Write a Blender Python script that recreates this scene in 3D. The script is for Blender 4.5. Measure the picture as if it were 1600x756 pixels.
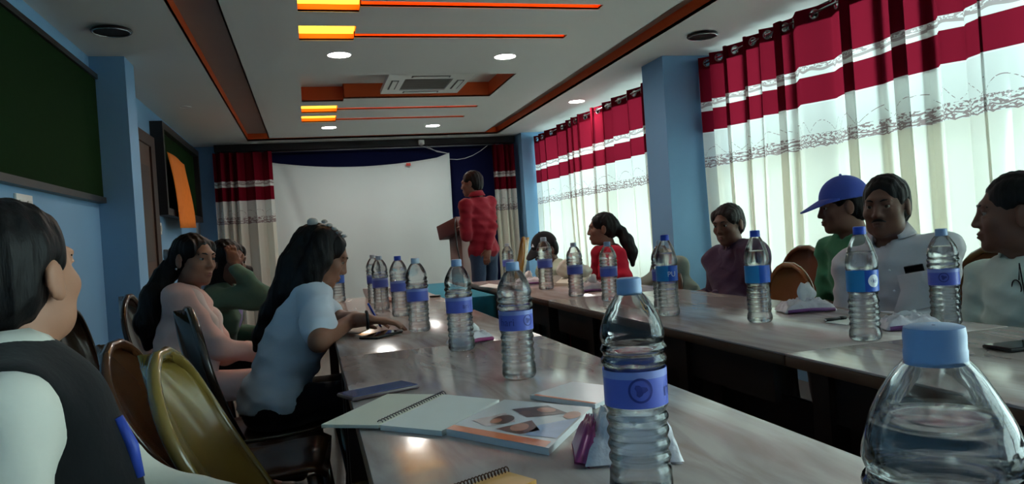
import bpy, bmesh, math, random
import numpy as np
from mathutils import Vector, Matrix
R = math.radians
random.seed(7)
for o in list(bpy.data.objects): bpy.data.objects.remove(o)
SC = bpy.context.scene
COL = SC.collection

# ------------------------------------------------------------------ camera
EYE, TAB, CE = 1.08, .75, 2.33
FPX, CX, CY = 1180., 800., 378.
_vy = np.array([485-CX, -(386-CY), -FPX]); _b = np.array([1, .066, 0])
_vx = _vy + _b*(-(_vy@_vy)/(_vy@_b))
AY = _vy/np.linalg.norm(_vy); AX = _vx/np.linalg.norm(_vx); AZ = np.cross(AX, AY)
CM = np.stack([AX, AY, AZ]); CP = np.array([0, 0, EYE])
cam_d = bpy.data.cameras.new('camera'); cam = bpy.data.objects.new('camera', cam_d); COL.objects.link(cam)
cam_d.sensor_fit = 'HORIZONTAL'; cam_d.sensor_width = 36; cam_d.lens = 36*FPX/1600; cam_d.clip_start = .02
m4 = Matrix([list(CM[0])+[0], list(CM[1])+[0], list(CM[2])+[EYE], [0, 0, 0, 1]])
cam.matrix_world = m4
SC.camera = cam
def ray(px, py): return CM@np.array([(px-CX)/FPX, -(py-CY)/FPX, -1.])
def onz(px, py, z): d = ray(px, py); return CP+d*(z-EYE)/d[2]
def onx(px, py, x): d = ray(px, py); return CP+d*x/d[0]
def ony(px, py, y): d = ray(px, py); return CP+d*y/d[1]
def atd(px, py, D): return CP+ray(px, py)*D

# ------------------------------------------------------------------ world, exposure
W = bpy.data.worlds.new('overcast_daylight'); SC.world = W; W.use_nodes = True
bg = W.node_tree.nodes['Background']; bg.inputs[0].default_value = (.76, 1., 1., 1); bg.inputs[1].default_value = 2.9
vs = SC.view_settings
vs.view_transform = 'Standard'; vs.look = 'None'; vs.gamma = 1; vs.use_curve_mapping = False; vs.exposure = 1.4
LAMP = 64.0      # ceiling spot emission

# ------------------------------------------------------------------ materials
MATS = {}
def s2l(c): return tuple(((v/255)/12.92 if v/255 <= .04045 else ((v/255+.055)/1.055)**2.4) for v in c)
def mat(name, rgb, rough=.6, spec=.5, metal=0, var=.08, nscale=8, bump=0, bscale=60, emit=None, es=0, coat=0, trans=0, ior=1.45, sheen=0, coord='Object', stretch=(1, 1, 1)):
    if name in MATS: return MATS[name]
    m = bpy.data.materials.new(name); m.use_nodes = True; nt = m.node_tree; N = nt.nodes; L = nt.links
    p = N['Principled BSDF']; col = s2l(rgb)
    p.inputs['Roughness'].default_value = rough; p.inputs['Metallic'].default_value = metal
    p.inputs['Specular IOR Level'].default_value = spec; p.inputs['IOR'].default_value = ior
    p.inputs['Coat Weight'].default_value = coat; p.inputs['Coat Roughness'].default_value = .06
    p.inputs['Transmission Weight'].default_value = trans
    p.inputs['Sheen Weight'].default_value = sheen
    tc = N.new('ShaderNodeTexCoord'); mp = N.new('ShaderNodeMapping'); mp.inputs['Scale'].default_value = stretch
    L.new(tc.outputs[coord], mp.inputs[0])
    nz = N.new('ShaderNodeTexNoise'); nz.inputs['Scale'].default_value = nscale; nz.inputs['Detail'].default_value = 4
    L.new(mp.outputs[0], nz.inputs['Vector'])
    mx = N.new('ShaderNodeMix'); mx.data_type = 'RGBA'
    mx.inputs[6].default_value = tuple(c*(1-var) for c in col)+(1,); mx.inputs[7].default_value = tuple(min(1, c*(1+var)) for c in col)+(1,)
    L.new(nz.outputs['Fac'], mx.inputs[0]); L.new(mx.outputs[2], p.inputs['Base Color'])
    if bump:
        n2 = N.new('ShaderNodeTexNoise'); n2.inputs['Scale'].default_value = bscale; n2.inputs['Detail'].default_value = 3
        L.new(mp.outputs[0], n2.inputs['Vector'])
        bp = N.new('ShaderNodeBump'); bp.inputs['Strength'].default_value = bump; bp.inputs['Distance'].default_value = .01
        L.new(n2.outputs['Fac'], bp.inputs['Height']); L.new(bp.outputs[0], p.inputs['Normal'])
    if emit:
        p.inputs['Emission Color'].default_value = s2l(emit)+(1,); p.inputs['Emission Strength'].default_value = es
    MATS[name] = m
    return m

def glassy(name, tint, refr, ior, rough=.02, tmix=.5, bump=0, bscale=40):
    """clear plastic or water: see-through share + refraction + fresnel gloss"""
    if name in MATS: return MATS[name]
    m = bpy.data.materials.new(name); m.use_nodes = True; nt = m.node_tree; N = nt.nodes; L = nt.links
    N.remove(N['Principled BSDF']); out = N['Material Output']
    tr = N.new('ShaderNodeBsdfTransparent'); tr.inputs[0].default_value = tint+(1,)
    rf = N.new('ShaderNodeBsdfRefraction') ; rf.inputs[0].default_value = tint+(1,); rf.inputs['IOR'].default_value = ior; rf.inputs['Roughness'].default_value = rough
    gl = N.new('ShaderNodeBsdfGlossy'); gl.inputs['Roughness'].default_value = .05
    fr = N.new('ShaderNodeFresnel'); fr.inputs[0].default_value = max(ior, 1.4)
    a = N.new('ShaderNodeMixShader'); a.inputs[0].default_value = tmix; L.new(rf.outputs[0], a.inputs[1]); L.new(tr.outputs[0], a.inputs[2])
    b = N.new('ShaderNodeMixShader'); L.new(fr.outputs[0], b.inputs[0]); L.new(a.outputs[0], b.inputs[1]); L.new(gl.outputs[0], b.inputs[2])
    L.new(b.outputs[0], out.inputs[0])
    if bump:
        tc = N.new('ShaderNodeTexCoord'); nz = N.new('ShaderNodeTexNoise'); nz.inputs['Scale'].default_value = bscale
        L.new(tc.outputs['Object'], nz.inputs['Vector'])
        bp = N.new('ShaderNodeBump'); bp.inputs['Strength'].default_value = bump; bp.inputs['Distance'].default_value = .01
        L.new(nz.outputs['Fac'], bp.inputs['Height'])
        for n in (rf, gl, fr): L.new(bp.outputs[0], n.inputs['Normal'])
    MATS[name] = m
    return m

# ------------------------------------------------------------------ mesh helpers
def me_from(name, V, F, m, smooth=False, uv=None, mi=None):
    me = bpy.data.meshes.new(name)
    if isinstance(F, np.ndarray):
        me.vertices.add(len(V)); me.vertices.foreach_set('co', np.asarray(V, np.float32).ravel())
        n, q = F.shape; me.loops.add(n*q); me.loops.foreach_set('vertex_index', F.astype(np.int32).ravel())
        me.polygons.add(n); me.polygons.foreach_set('loop_start', np.arange(0, n*q, q, dtype=np.int32))
        me.update(calc_edges=True)
    else: me.from_pydata([tuple(map(float, v)) for v in V], [], [tuple(map(int, f)) for f in F])
    ms = m if isinstance(m, (list, tuple)) else [m]
    for q in ms: me.materials.append(q)
    if smooth: me.polygons.foreach_set('use_smooth', [True]*len(me.polygons))
    if mi is not None: me.polygons.foreach_set('material_index', list(mi))
    if uv is not None:
        l = me.uv_layers.new(name='UVMap')
        for lp in me.loops: l.data[lp.index].uv = uv[lp.vertex_index]
    me.update(); return me
def link(name, me, parent=None):
    o = bpy.data.objects.new(name, me); COL.objects.link(o)
    if parent: o.parent = parent
    return o
def tag(o, label=None, cat=None, group=None, kind=None):
    if label: o['label'] = label
    if cat: o['category'] = cat
    if group: o['group'] = group
    if kind: o['kind'] = kind
    return o
def thing(name, label, cat, loc=(0, 0, 0), rotz=0, group=None):
    o = bpy.data.objects.new(name, None); COL.objects.link(o); o.empty_display_size = .1
    o.location = tuple(map(float, loc)); o.rotation_euler = (0, 0, rotz)
    return tag(o, label, cat, group)
class MB:
    def __init__(s): s.V = []; s.F = []; s.M = []; s.uv = []
    def add(s, V, F, m=0):
        n = len(s.V); s.V += [tuple(v) for v in V]; s.F += [tuple(i+n for i in f) for f in F]; s.M += [m]*len(F); return s
    def box(s, x0, x1, y0, y1, z0, z1, m=0, mtx=None):
        V = [(x, y, z) for z in (z0, z1) for y in (y0, y1) for x in (x0, x1)]
        if mtx is not None: V = [tuple(mtx@Vector(v)) for v in V]
        return s.add(V, [(0, 2, 3, 1), (4, 5, 7, 6), (0, 1, 5, 4), (2, 6, 7, 3), (0, 4, 6, 2), (1, 3, 7, 5)], m)
    def rbox(s, x0, x1, y0, y1, z0, z1, r=.005, m=0, mtx=None, seg=2):
        bm = bmesh.new(); bmesh.ops.create_cube(bm, size=1)
        for v in bm.verts: v.co = Vector(((x0+x1)/2+v.co.x*(x1-x0), (y0+y1)/2+v.co.y*(y1-y0), (z0+z1)/2+v.co.z*(z1-z0)))
        bmesh.ops.bevel(bm, geom=bm.edges[:], offset=r, segments=seg, affect='EDGES', profile=.5)
        bm.verts.index_update()
        V = [v.co.copy() for v in bm.verts]; F = [[v.index for v in f.verts] for f in bm.faces]; bm.free()
        if mtx is not None: V = [mtx@v for v in V]
        return s.add([tuple(v) for v in V], F, m)
    def prism(s, pts, z0, z1, m=0, mtx=None):
        n = len(pts); V = [(p[0], p[1], z0) for p in pts]+[(p[0], p[1], z1) for p in pts]
        if mtx is not None: V = [tuple(mtx@Vector(v)) for v in V]
        F = [tuple(range(n-1, -1, -1)), tuple(range(n, 2*n))]+[(i, (i+1) % n, n+(i+1) % n, n+i) for i in range(n)]
        return s.add(V, F, m)
    def lathe(s, prof, n=32, m=0, c=(0, 0, 0), caps=True, fn=None):
        V = []; F = []
        for j, (r, z) in enumerate(prof):
            for i in range(n):
                a = 2*math.pi*i/n; rr = r if fn is None else fn(r, z, a)
                V.append((c[0]+rr*math.cos(a), c[1]+rr*math.sin(a), c[2]+z))
        for j in range(len(prof)-1):
            for i in range(n): F.append((j*n+i, j*n+(i+1) % n, (j+1)*n+(i+1) % n, (j+1)*n+i))
        if caps: F.append(tuple(range(n-1, -1, -1))); F.append(tuple((len(prof)-1)*n+i for i in range(n)))
        return s.add(V, F, m)
    def tube(s, path, r, n=8, m=0, closed=False, caps=True):
        P = [Vector(p) for p in path]; rr = r if isinstance(r, (list, tuple)) else [r]*len(P)
        V = []; F = []; up = None
        for i, p in enumerate(P):
            t = (P[(i+1) % len(P)]-P[i-1]) if closed else (P[min(i+1, len(P)-1)]-P[max(i-1, 0)])
            t.normalize()
            if up is None: up = t.orthogonal().normalized()
            up = (up-t*up.dot(t)); up = up.normalized() if up.length > 1e-6 else t.orthogonal().normalized()
            b = t.cross(up)
            for k in range(n):
                a = 2*math.pi*k/n; V.append(tuple(p+(up*math.cos(a)+b*math.sin(a))*rr[i]))
        L = len(P)
        for i in range(L if closed else L-1):
            j = (i+1) % L
            for k in range(n): F.append((i*n+k, i*n+(k+1) % n, j*n+(k+1) % n, j*n+k))
        if caps and not closed: F.append(tuple(range(n-1, -1, -1))); F.append(tuple((L-1)*n+k for k in range(n)))
        return s.add(V, F, m)
    def sphere(s, c, r, n=16, m=0, sq=(1, 1, 1)):
        V = []; F = []; h = n//2
        for j in range(1, h):
            t = math.pi*j/h
            for i in range(n): a = 2*math.pi*i/n; V.append((c[0]+r*sq[0]*math.sin(t)*math.cos(a), c[1]+r*sq[1]*math.sin(t)*math.sin(a), c[2]+r*sq[2]*math.cos(t)))
        for j in range(h-2):
            for i in range(n): F.append((j*n+i, (j+1)*n+i, (j+1)*n+(i+1) % n, j*n+(i+1) % n))
        V += [(c[0], c[1], c[2]+r*sq[2]), (c[0], c[1], c[2]-r*sq[2])]; t = len(V)-2
        for i in range(n): F.append((t, i, (i+1) % n)); F.append((t+1, (h-2)*n+(i+1) % n, (h-2)*n+i))
        return s.add(V, F, m)
    def mesh(s, name, m, smooth=False): return me_from(name, s.V, s.F, m, smooth, mi=s.M if isinstance(m, (list, tuple)) else None)
    def build(s, name, m, parent=None, smooth=False): return link(name, s.mesh(name, m, smooth), parent)
    def autosmooth(s, name, m, parent=None, ang=35):
        me = s.mesh(name, m, True); me.set_sharp_from_angle(angle=R(ang)); return link(name, me, parent)
def box(name, x0, x1, y0, y1, z0, z1, m, parent=None): return MB().box(x0, x1, y0, y1, z0, z1).build(name, m, parent)
def struct(o): o['kind'] = 'structure'; return o
def text_mesh(s, size=.02, depth=0):
    cu = bpy.data.curves.new('lettering', 'FONT'); cu.body = s; cu.size = size; cu.align_x = 'CENTER'; cu.align_y = 'CENTER'; cu.extrude = depth; cu.resolution_u = 3
    o = bpy.data.objects.new('lettering_source', cu); COL.objects.link(o)
    dg = bpy.context.evaluated_depsgraph_get(); me = o.evaluated_get(dg).to_mesh()
    V = [tuple(v.co) for v in me.vertices]; F = [tuple(p.vertices) for p in me.polygons]
    bpy.data.objects.remove(o); bpy.data.curves.remove(cu)
    return V, F

# ------------------------------------------------------------------ signed distance modelling (bodies, clothes, hair)
class Sdf:
    def __init__(s): s.P = []
    def cap(s, a, b, ra, rb, k=.02, op='u'): s.P.append(('c', np.array(a, float), np.array(b, float), ra, rb, k, op)); return s
    def ell(s, c, r, M=None, k=.02, op='u'): s.P.append(('e', np.array(c, float), np.array(r, float), np.eye(3) if M is None else np.array(M), None, k, op)); return s
    def mesh(s, name, m, coarse=.012, fine=(), cuts=(), noise=0, nfreq=40, nstretch=(1, 1, 1), mrg=.06):
        lo = np.full(3, 1e9); hi = -lo
        bbs = []
        for p in s.P:
            if p[0] == 'c': l = np.minimum(p[1]-p[3], p[2]-p[4]); h = np.maximum(p[1]+p[3], p[2]+p[4])
            else:
                e = np.sqrt(((p[3]*p[2][None, :])**2).sum(1)); l = p[1]-e; h = p[1]+e
            bbs.append((l, h))
            if p[6] == 'u': lo = np.minimum(lo, l); hi = np.maximum(hi, h)
        lo = lo-.03; hi = hi+.03
        ax = []
        for i in range(3):
            iv = sorted((max(lo[i], c[i]-h), min(hi[i], c[i]+h), st) for c, h, st in fine)
            t = [lo[i]]
            while t[-1] < hi[i]:
                st = min([q[2] for q in iv if q[0]-1e-9 <= t[-1] <= q[1]] or [coarse]); t.append(t[-1]+st)
            ax.append(np.array(t))
        F = np.full([len(a) for a in ax], .09, np.float32)
        for p, (l, h) in zip(s.P, bbs):
            sl = tuple(slice(max(0, np.searchsorted(ax[i], l[i]-mrg)-1), np.searchsorted(ax[i], h[i]+mrg)+1) for i in range(3))
            X, Y, Z = [ax[i][sl[i]].astype(np.float32) for i in range(3)]
            if min(len(X), len(Y), len(Z)) == 0: continue
            X = X[:, None, None]; Y = Y[None, :, None]; Z = Z[None, None, :]
            if p[0] == 'c':
                a, b, ra, rb = p[1:5]; ba = b-a; L2 = max(ba@ba, 1e-9)
                dx, dy, dz = X-a[0], Y-a[1], Z-a[2]
                t = np.clip((dx*ba[0]+dy*ba[1]+dz*ba[2])/L2, 0, 1)
                d = np.sqrt((dx-t*ba[0])**2+(dy-t*ba[1])**2+(dz-t*ba[2])**2)-(ra+(rb-ra)*t)
            else:
                c, r, Mx = p[1:4]; dx, dy, dz = X-c[0], Y-c[1], Z-c[2]
                q = [(dx*Mx[0, i]+dy*Mx[1, i]+dz*Mx[2, i])/r[i] for i in range(3)]
                k0 = np.sqrt(q[0]**2+q[1]**2+q[2]**2); k1 = np.sqrt((q[0]/r[0])**2+(q[1]/r[1])**2+(q[2]/r[2])**2)+1e-9
                d = k0*(k0-1)/k1
            k = p[5]; f = F[sl]
            if p[6] == 'u':
                hh = np.maximum(k-np.abs(f-d), 0)/k; F[sl] = np.minimum(f, d)-hh*hh*k*.25
            elif p[6] == 's':
                hh = np.maximum(k-np.abs(f+d), 0)/k; F[sl] = np.maximum(f, -d)+hh*hh*k*.25
        X = ax[0][:, None, None]; Y = ax[1][None, :, None]; Z = ax[2][None, None, :]
        if noise:
            sx, sy, sz = nstretch
            if nfreq < 100:
                wx = .9*np.sin(9*Z+5*X+1)+.7*np.sin(11*Y-6*Z)
                n = -1.9+np.abs(np.sin(.5*nfreq*(1.*X+.5*Y+.55*sz*Z)+wx))+np.abs(np.sin(.6*nfreq*(-.5*X+.9*Y+.8*sz*Z)+1.4*wx+2))+.9*np.abs(np.sin(.8*nfreq*(.25*X-.4*Y+1.1*sz*Z)+.8*wx+.7))
            else: n = np.sin(nfreq*(sx*X+.6*sy*Y+.2*sz*Z)+1.3)+.7*np.sin(nfreq*1.7*(.3*sx*X-.8*sy*Y+.5*sz*Z)+.4+2*np.sin(nfreq*.4*sz*Z))+.6*np.sin(nfreq*.8*(sz*Z-.5*sx*X+.4*sy*Y)+2.1)
            F = F+noise*n
        for (c, n) in cuts:
            F = np.maximum(F, (X-c[0])*n[0]+(Y-c[1])*n[1]+(Z-c[2])*n[2])
        F = np.where(np.abs(F) < 1e-7, 1e-6, F)
        F[0] = F[-1] = .05; F[:, 0] = F[:, -1] = .05; F[:, :, 0] = F[:, :, -1] = .05
        V, Q = surface_nets(ax, F)
        return me_from(name, V, Q, m, True)
def surface_nets(ax, F):
    S = F < 0
    nx, ny, nz = F.shape
    cnt = np.zeros((nx-1, ny-1, nz-1), np.int8)
    offs = [(i, j, k) for i in (0, 1) for j in (0, 1) for k in (0, 1)]
    for (i, j, k) in offs: cnt += S[i:nx-1+i, j:ny-1+j, k:nz-1+k]
    act = np.argwhere((cnt > 0) & (cnt < 8)); I, J, K = act.T
    vals = np.stack([F[I+i, J+j, K+k] for (i, j, k) in offs], 1)
    acc = np.zeros((len(act), 3)); num = np.zeros(len(act))
    for a in range(8):
        for b in range(a+1, 8):
            if sum(abs(offs[a][q]-offs[b][q]) for q in range(3)) != 1: continue
            fa, fb = vals[:, a], vals[:, b]; cr = (fa < 0) != (fb < 0)
            t = np.where(cr, fa/np.where(cr, fa-fb, 1), 0)
            pa, pb = np.array(offs[a], float), np.array(offs[b], float)
            acc += np.where(cr[:, None], pa+(pb-pa)*t[:, None], 0); num += cr
    acc /= num[:, None]
    V = np.stack([ax[q][act[:, q]]+acc[:, q]*(ax[q][act[:, q]+1]-ax[q][act[:, q]]) for q in range(3)], 1)
    idx = np.full((nx-1, ny-1, nz-1), -1, np.int64); idx[I, J, K] = np.arange(len(act))
    Q = []
    for d in range(3):
        sl0 = [slice(None)]*3; sl1 = [slice(None)]*3; sl0[d] = slice(0, -1); sl1[d] = slice(1, None)
        e = np.argwhere(S[tuple(sl0)] != S[tuple(sl1)]); u, v = [(1, 2), (2, 0), (0, 1)][d]
        n = F.shape; ok = (e[:, u] > 0) & (e[:, v] > 0) & (e[:, u] < n[u]-1) & (e[:, v] < n[v]-1); e = e[ok]
        def g(du, dv):
            t = e.copy(); t[:, u] += du; t[:, v] += dv; return idx[t[:, 0], t[:, 1], t[:, 2]]
        q = np.stack([g(-1, -1), g(0, -1), g(0, 0), g(-1, 0)], 1)
        ins = S[e[:, 0], e[:, 1], e[:, 2]]
        q = np.where(ins[:, None], q, q[:, ::-1]); Q.append(q)
    Q = np.concatenate(Q); Q = Q[(Q >= 0).all(1)]
    return V, Q

# ================================================================== SETTING
XL, XR, YB, YF = -1.23, 3.04, 9.45, -2.6
blue = mat('blue_wall_paint', (122, 168, 206), .55, .4, var=.05, nscale=3, bump=.05, bscale=90)
white_p = mat('white_ceiling_paint', (214, 214, 210), .6, .3, var=.03, nscale=2)
brown_p = mat('taupe_trough_paint', (165, 148, 138), .6, .3, var=.05)
orange_p = mat('orange_paint', (222, 92, 40), .5, .4, var=.05)
dark_wood = mat('dark_wood', (58, 40, 32), .4, .5, var=.3, nscale=6, stretch=(1, 1, 12))
floor_m = mat('brown_floor_tiles', (116, 106, 98), .25, .5, var=.15, nscale=4)
struct(box('floor', XL-.1, XR+.1, YF-.1, YB+.1, -.1, 0, floor_m))
struct(box('wall_left', XL-.15, XL, YF, YB, 0, CE+.25, blue))
struct(box('wall_back', XL-.15, XR+.15, YB, YB+.15, 0, CE+.25, blue))
struct(box('wall_front', XL-.15, XR+.15, YF-.15, YF, 0, CE+.25, blue))
# right wall with window openings; the unseen nearest one is left uncurtained to brighten the room
OPEN = [(-1.6, 1.45), (1.53, 5.02), (5.72, 9.02)]; WZ0, WZ1 = .55, 2.45
wr = MB()
ys = [YF]+[v for o_ in OPEN for v in o_]+[YB]
for i in range(7):
    if i in (1, 3, 5):
        wr.box(XR, XR+.2, ys[i], ys[i+1], 0, WZ0); wr.box(XR, XR+.2, ys[i], ys[i+1], WZ1, CE+.25)
    else: wr.box(XR, XR+.2, ys[i], ys[i+1], 0, CE+.25)
struct(wr.build('wall_right', blue))
alu = mat('window_aluminium', (150, 152, 150), .35, .5, metal=.6)
pane_m = glassy('window_glass', (.97, 1., .99), 1, 1.5, tmix=1.0)
for wi, (a, b) in enumerate(OPEN):
    w = thing(('window_3_offscreen', 'window_1', 'window_2')[wi], None, None, (XR+.1, (a+b)/2, WZ0)); struct(w)
    n = max(2, round((b-a)/1.1)); st = (b-a)/n; L = (b-a)/2
    f = MB(); f.box(-.04, .04, -L, L, 0, .05); f.box(-.04, .04, -L, L, WZ1-WZ0-.05, WZ1-WZ0); f.box(-.03, .03, -L, L, .95, .99); f.build('window_frame', alu, w)
    for i in range(n+1): box('mullion', -.035, .035, max(-L, -L+i*st-.025), min(L, -L+i*st+.025), .05, WZ1-WZ0-.05, alu, w)
    for i in range(n):
        box('pane', -.003, .003, -L+i*st+.025, -L+(i+1)*st-.025, .05, .95, pane_m, w)
        box('pane', -.003, .003, -L+i*st+.025, -L+(i+1)*st-.025, .99, WZ1-WZ0-.05, pane_m, w)
# pillars
struct(box('wall_right_pillar', 2.62, XR, 5.14, 5.5, 0, CE, blue))
struct(box('wall_right_corner_pillar', 2.62, XR, 9.05, YB, 0, CE, blue))
struct(box('wall_left_pillar', XL, -1.03, 5.11, 5.37, 0, CE, blue))
# ---- ceiling: outer border, trough, centre panel with cut slots
RX0, RX1, RY0, RY1 = -.606, 2.325, -.4, 9.08     # recess
PX0, PX1, PY0, PY1 = -.37, 2.13, -.17, 8.9       # centre panel
TZ = CE+.085
bord = MB()
bord.box(XL, RX0, YF, YB, CE, CE+.02); bord.box(RX1, XR, YF, YB, CE, CE+.02)
bord.box(RX0, RX1, YF, RY0, CE, CE+.02); bord.box(RX0, RX1, RY1, YB, CE, CE+.02)
bord.box(XL, XR, YF, YB, CE+.24, CE+.25)
ceil = struct(bord.build('ceiling', white_p))
tr = MB(); tr.box(RX0, RX1, RY0, PY0, TZ, TZ+.02); tr.box(RX0, RX1, PY1, RY1, TZ, TZ+.02); tr.box(RX0, PX0, PY0, PY1, TZ, TZ+.02); tr.box(PX1, RX1, PY0, PY1, TZ, TZ+.02)
tr.box(PX0, PX0+.01, PY0, PY1, CE, TZ); tr.box(PX1-.01, PX1, PY0, PY1, CE, TZ); tr.box(PX0, PX1, PY0, PY0+.01, CE, TZ); tr.box(PX0, PX1, PY1-.01, PY1, CE, TZ)
tr.build('ceiling_trough', brown_p, ceil)
for nm, a in (('trough_riser', (RX0-.005, RX0, RY0, RY1)), ('trough_riser', (RX1, RX1+.005, RY0, RY1)), ('trough_riser', (RX0, RX1, RY1, RY1+.005)), ('trough_riser', (RX0, RX1, RY0-.005, RY0))):
    box(nm, *a, CE, TZ+.02, orange_p, ceil)
BOXES = [(.018, .338, 3.84, 4.15), (.018, .34, 4.42, 4.73), (.004, .322, 6.94, 7.30), (.0, .328, 7.48, 7.84)]
SLOTS = [(.338, 1.68, 3.98, 4.03), (.34, 1.68, 4.60, 4.645), (.322, 1.645, 7.10, 7.145), (.328, 1.63, 7.68, 7.725)]
SLOTS = [(a, b, c-.02, d+.02) for a, b, c, d in SLOTS]
ACR = (.012, 1.645, 5.70, 6.62)   # recess of the air conditioner
ACN = (.012, .36, 6.62, 6.74)
holes = BOXES+SLOTS+[ACR, ACN]
xs = sorted({PX0, PX1, *[v for h in holes for v in h[:2]]}); yz = sorted({PY0, PY1, *[v for h in holes for v in h[2:]]})
pl = MB()
for j in range(len(yz)-1):
    run = None
    for i in range(len(xs)-1):
        cx, cy = (xs[i]+xs[i+1])/2, (yz[j]+yz[j+1])/2
        hol = any(h[0] < cx < h[1] and h[2] < cy < h[3] for h in holes)
        if not hol: run = xs[i] if run is None else run
        if run is not None and (hol or i == len(xs)-2):
            pl.box(run, xs[i] if hol else xs[i+1], yz[j], yz[j+1], CE, CE+.012); run = None
pl.build('centre_panel', white_p, ceil)
lens_m = mat('lit_orange_cove', (255, 150, 40), .5, emit=(255, 190, 50), es=1.5)
def recess(h, dep, mw, mtop, nm, end=True, skipx=None, gap=None):
    x0, x1, y0, y1 = h; t = .006
    b = MB(); b.box(x0, x1, y0-t, y0, CE+.001, CE+dep); b.box(x0, x1, y1, y1+t, CE+.001, CE+dep)
    if skipx != 0: b.box(x0-t, x0, y0, y1, CE+.001, CE+dep)
    if skipx != 1: b.box(x1, x1+t, y0, y1, CE+.001, CE+dep)
    if gap: b.box(x1, x1+t, y0, gap[2], CE+.001, CE+dep); b.box(x1, x1+t, gap[3], y1, CE+.001, CE+dep); b.box(x1, x1+t, gap[2], gap[3], CE+.04, CE+dep)
    o = b.build(nm, mw, ceil); box(nm+'_top', x0, x1, y0, y1, CE+dep, CE+dep+.006, mtop, o)
slot_led = mat('slot_led_orange', (255, 140, 50), .5, emit=(255, 120, 32), es=1.3)
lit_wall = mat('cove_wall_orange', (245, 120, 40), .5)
for h, g_ in zip(BOXES, SLOTS): recess(h, .042, lit_wall, lens_m, 'light_cove', skipx=1, gap=g_)
for h in SLOTS: recess(h, .04, lit_wall, slot_led, 'light_slot', skipx=0)
b = MB(); x0, x1, y0, y1 = ACR; d = .13
b.box(ACN[1], x1, y1, y1+.006, CE+.001, CE+d); b.box(x0, x1, y0-.006, y0, CE+.001, CE+d); b.box(x1, x1+.006, y0, y1, CE+.001, CE+d); b.box(x0-.006, x0, y0, ACN[3], CE+.001, CE+d)
b.box(x0, ACN[1], ACN[3], ACN[3]+.006, CE+.001, CE+d); b.box(ACN[1], ACN[1]+.006, y1, ACN[3], CE+.001, CE+d)
b.build('cooler_recess_riser', orange_p, ceil); box('cooler_recess_top', x0, x1, y0, ACN[3], CE+d, CE+d+.01, white_p, ceil)
# ---- ceiling lamps
lamp_w = mat('lamp_trim_white', (225, 225, 222), .4)
lamp_e = mat('lamp_diffuser_lit', (255, 255, 250), .5, emit=(255, 252, 246), es=LAMP)
lamp_off = mat('lamp_diffuser_unlit', (200, 200, 196), .4)
black_pl = mat('black_plastic', (24, 24, 26), .4)
chrome = mat('chrome', (200, 200, 200), .2, metal=1)
def spot(x, y, lit, r, lab, group=None):
    t = thing('ceiling_spot', lab, 'ceiling light', (x, y, CE), 0, group)
    b = MB(); b.lathe([(r, -.001), (r*1.12, -.006), (r*1.15, -.003), (r*1.15, 0)], 28, caps=False); b.lathe([(r*1.15, -.0005), (r*.2, -.0005)], 28, caps=False); b.autosmooth('lamp_ring', lamp_w, t)
    MB().lathe([(r, -.004), (r*.6, -.006), (.001, -.0065)], 28).autosmooth('diffuser', lamp_e if lit else lamp_off, t)
spot(.266, 5.08, 1, .068, 'round lit ceiling spot before the air conditioner, on the glowing square coves side')
spot(1.41, 5.14, 1, .068, 'round lit ceiling spot before the air conditioner, on the window side of the panel')
spot(.273, 8.2, 1, .07, 'round lit ceiling spot near the projection sheet, by the glowing square coves')
spot(1.389, 8.27, 1, .07, 'round lit ceiling spot near the projection sheet, towards the window side')
spot(2.6, 6.95, 1, .07, 'round lit ceiling spot in the border above the far red curtains')
for (x, y, l) in ((-.546, 9.27, 'small unlit round ceiling spot over the back wall left curtain'), (.868, 9.3, 'small unlit round ceiling spot over the middle of the projection sheet'), (2.225, 9.28, 'small unlit round ceiling spot over the back wall right curtain'), (-.937, 6.86, 'small unlit round ceiling spot above the framed notice board')):
    spot(x, y, 0, .04, l)
def speaker(x, y, lab):
    t = thing('ceiling_speaker', lab, 'ceiling fixture', (x, y, CE))
    MB().lathe([(.08, -.0005), (.098, -.006), (.104, -.014), (.1, -.02), (.088, -.02)], 32, caps=False).autosmooth('rim', black_pl, t)
    MB().lathe([(.088, -.017), (.05, -.01), (.001, -.009)], 32).autosmooth('grille', mat('black_grille', (14, 15, 15), .6), t)
    MB().tube([(.092*math.cos(a), .092*math.sin(a), -.021) for a in np.linspace(0, 2*math.pi, 40, endpoint=False)], .003, 6, closed=True).build('chrome_ring', chrome, t, True)
speaker(-.96, 4.5, 'round black ceiling fixture with chrome rim above the green board')
speaker(2.62, 4.54, 'round black ceiling fixture with chrome rim before the window pillar')
# ---- air conditioner cassette
ac = thing('air_conditioner', 'white square ceiling air conditioner cassette hanging in the orange lined recess', 'air conditioner', (.985, 6.08, CE))
acw = mat('ac_white', (222, 222, 216), .4); acg = mat('ac_grille', (128, 122, 116), .5)
MB().rbox(-.27, .27, -.27, .27, .03, .125, .01).autosmooth('body', acw, ac)
bz = MB(); a1, a2 = .33, .19
for (x0, x1, y0, y1) in ((-a1, a1, -.39, -a2-.03), (-a1, a1, a2+.03, .36), (-a1, -a2, -a2-.03, a2+.03), (a2, a1, -a2-.03, a2+.03)): bz.box(x0, x1, y0, y1, 0, .035)
bz.autosmooth('bezel', acw, ac)
g = MB(); g.box(-a2, a2, -a2-.03, a2+.03, .012, .03); gp = g.build('intake_grille', acg, ac)
for i in range(12): box('slat', -a2+.01, a2-.01, -.205+i*.036, -.197+i*.036, .006, .012, acg, gp)
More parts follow.
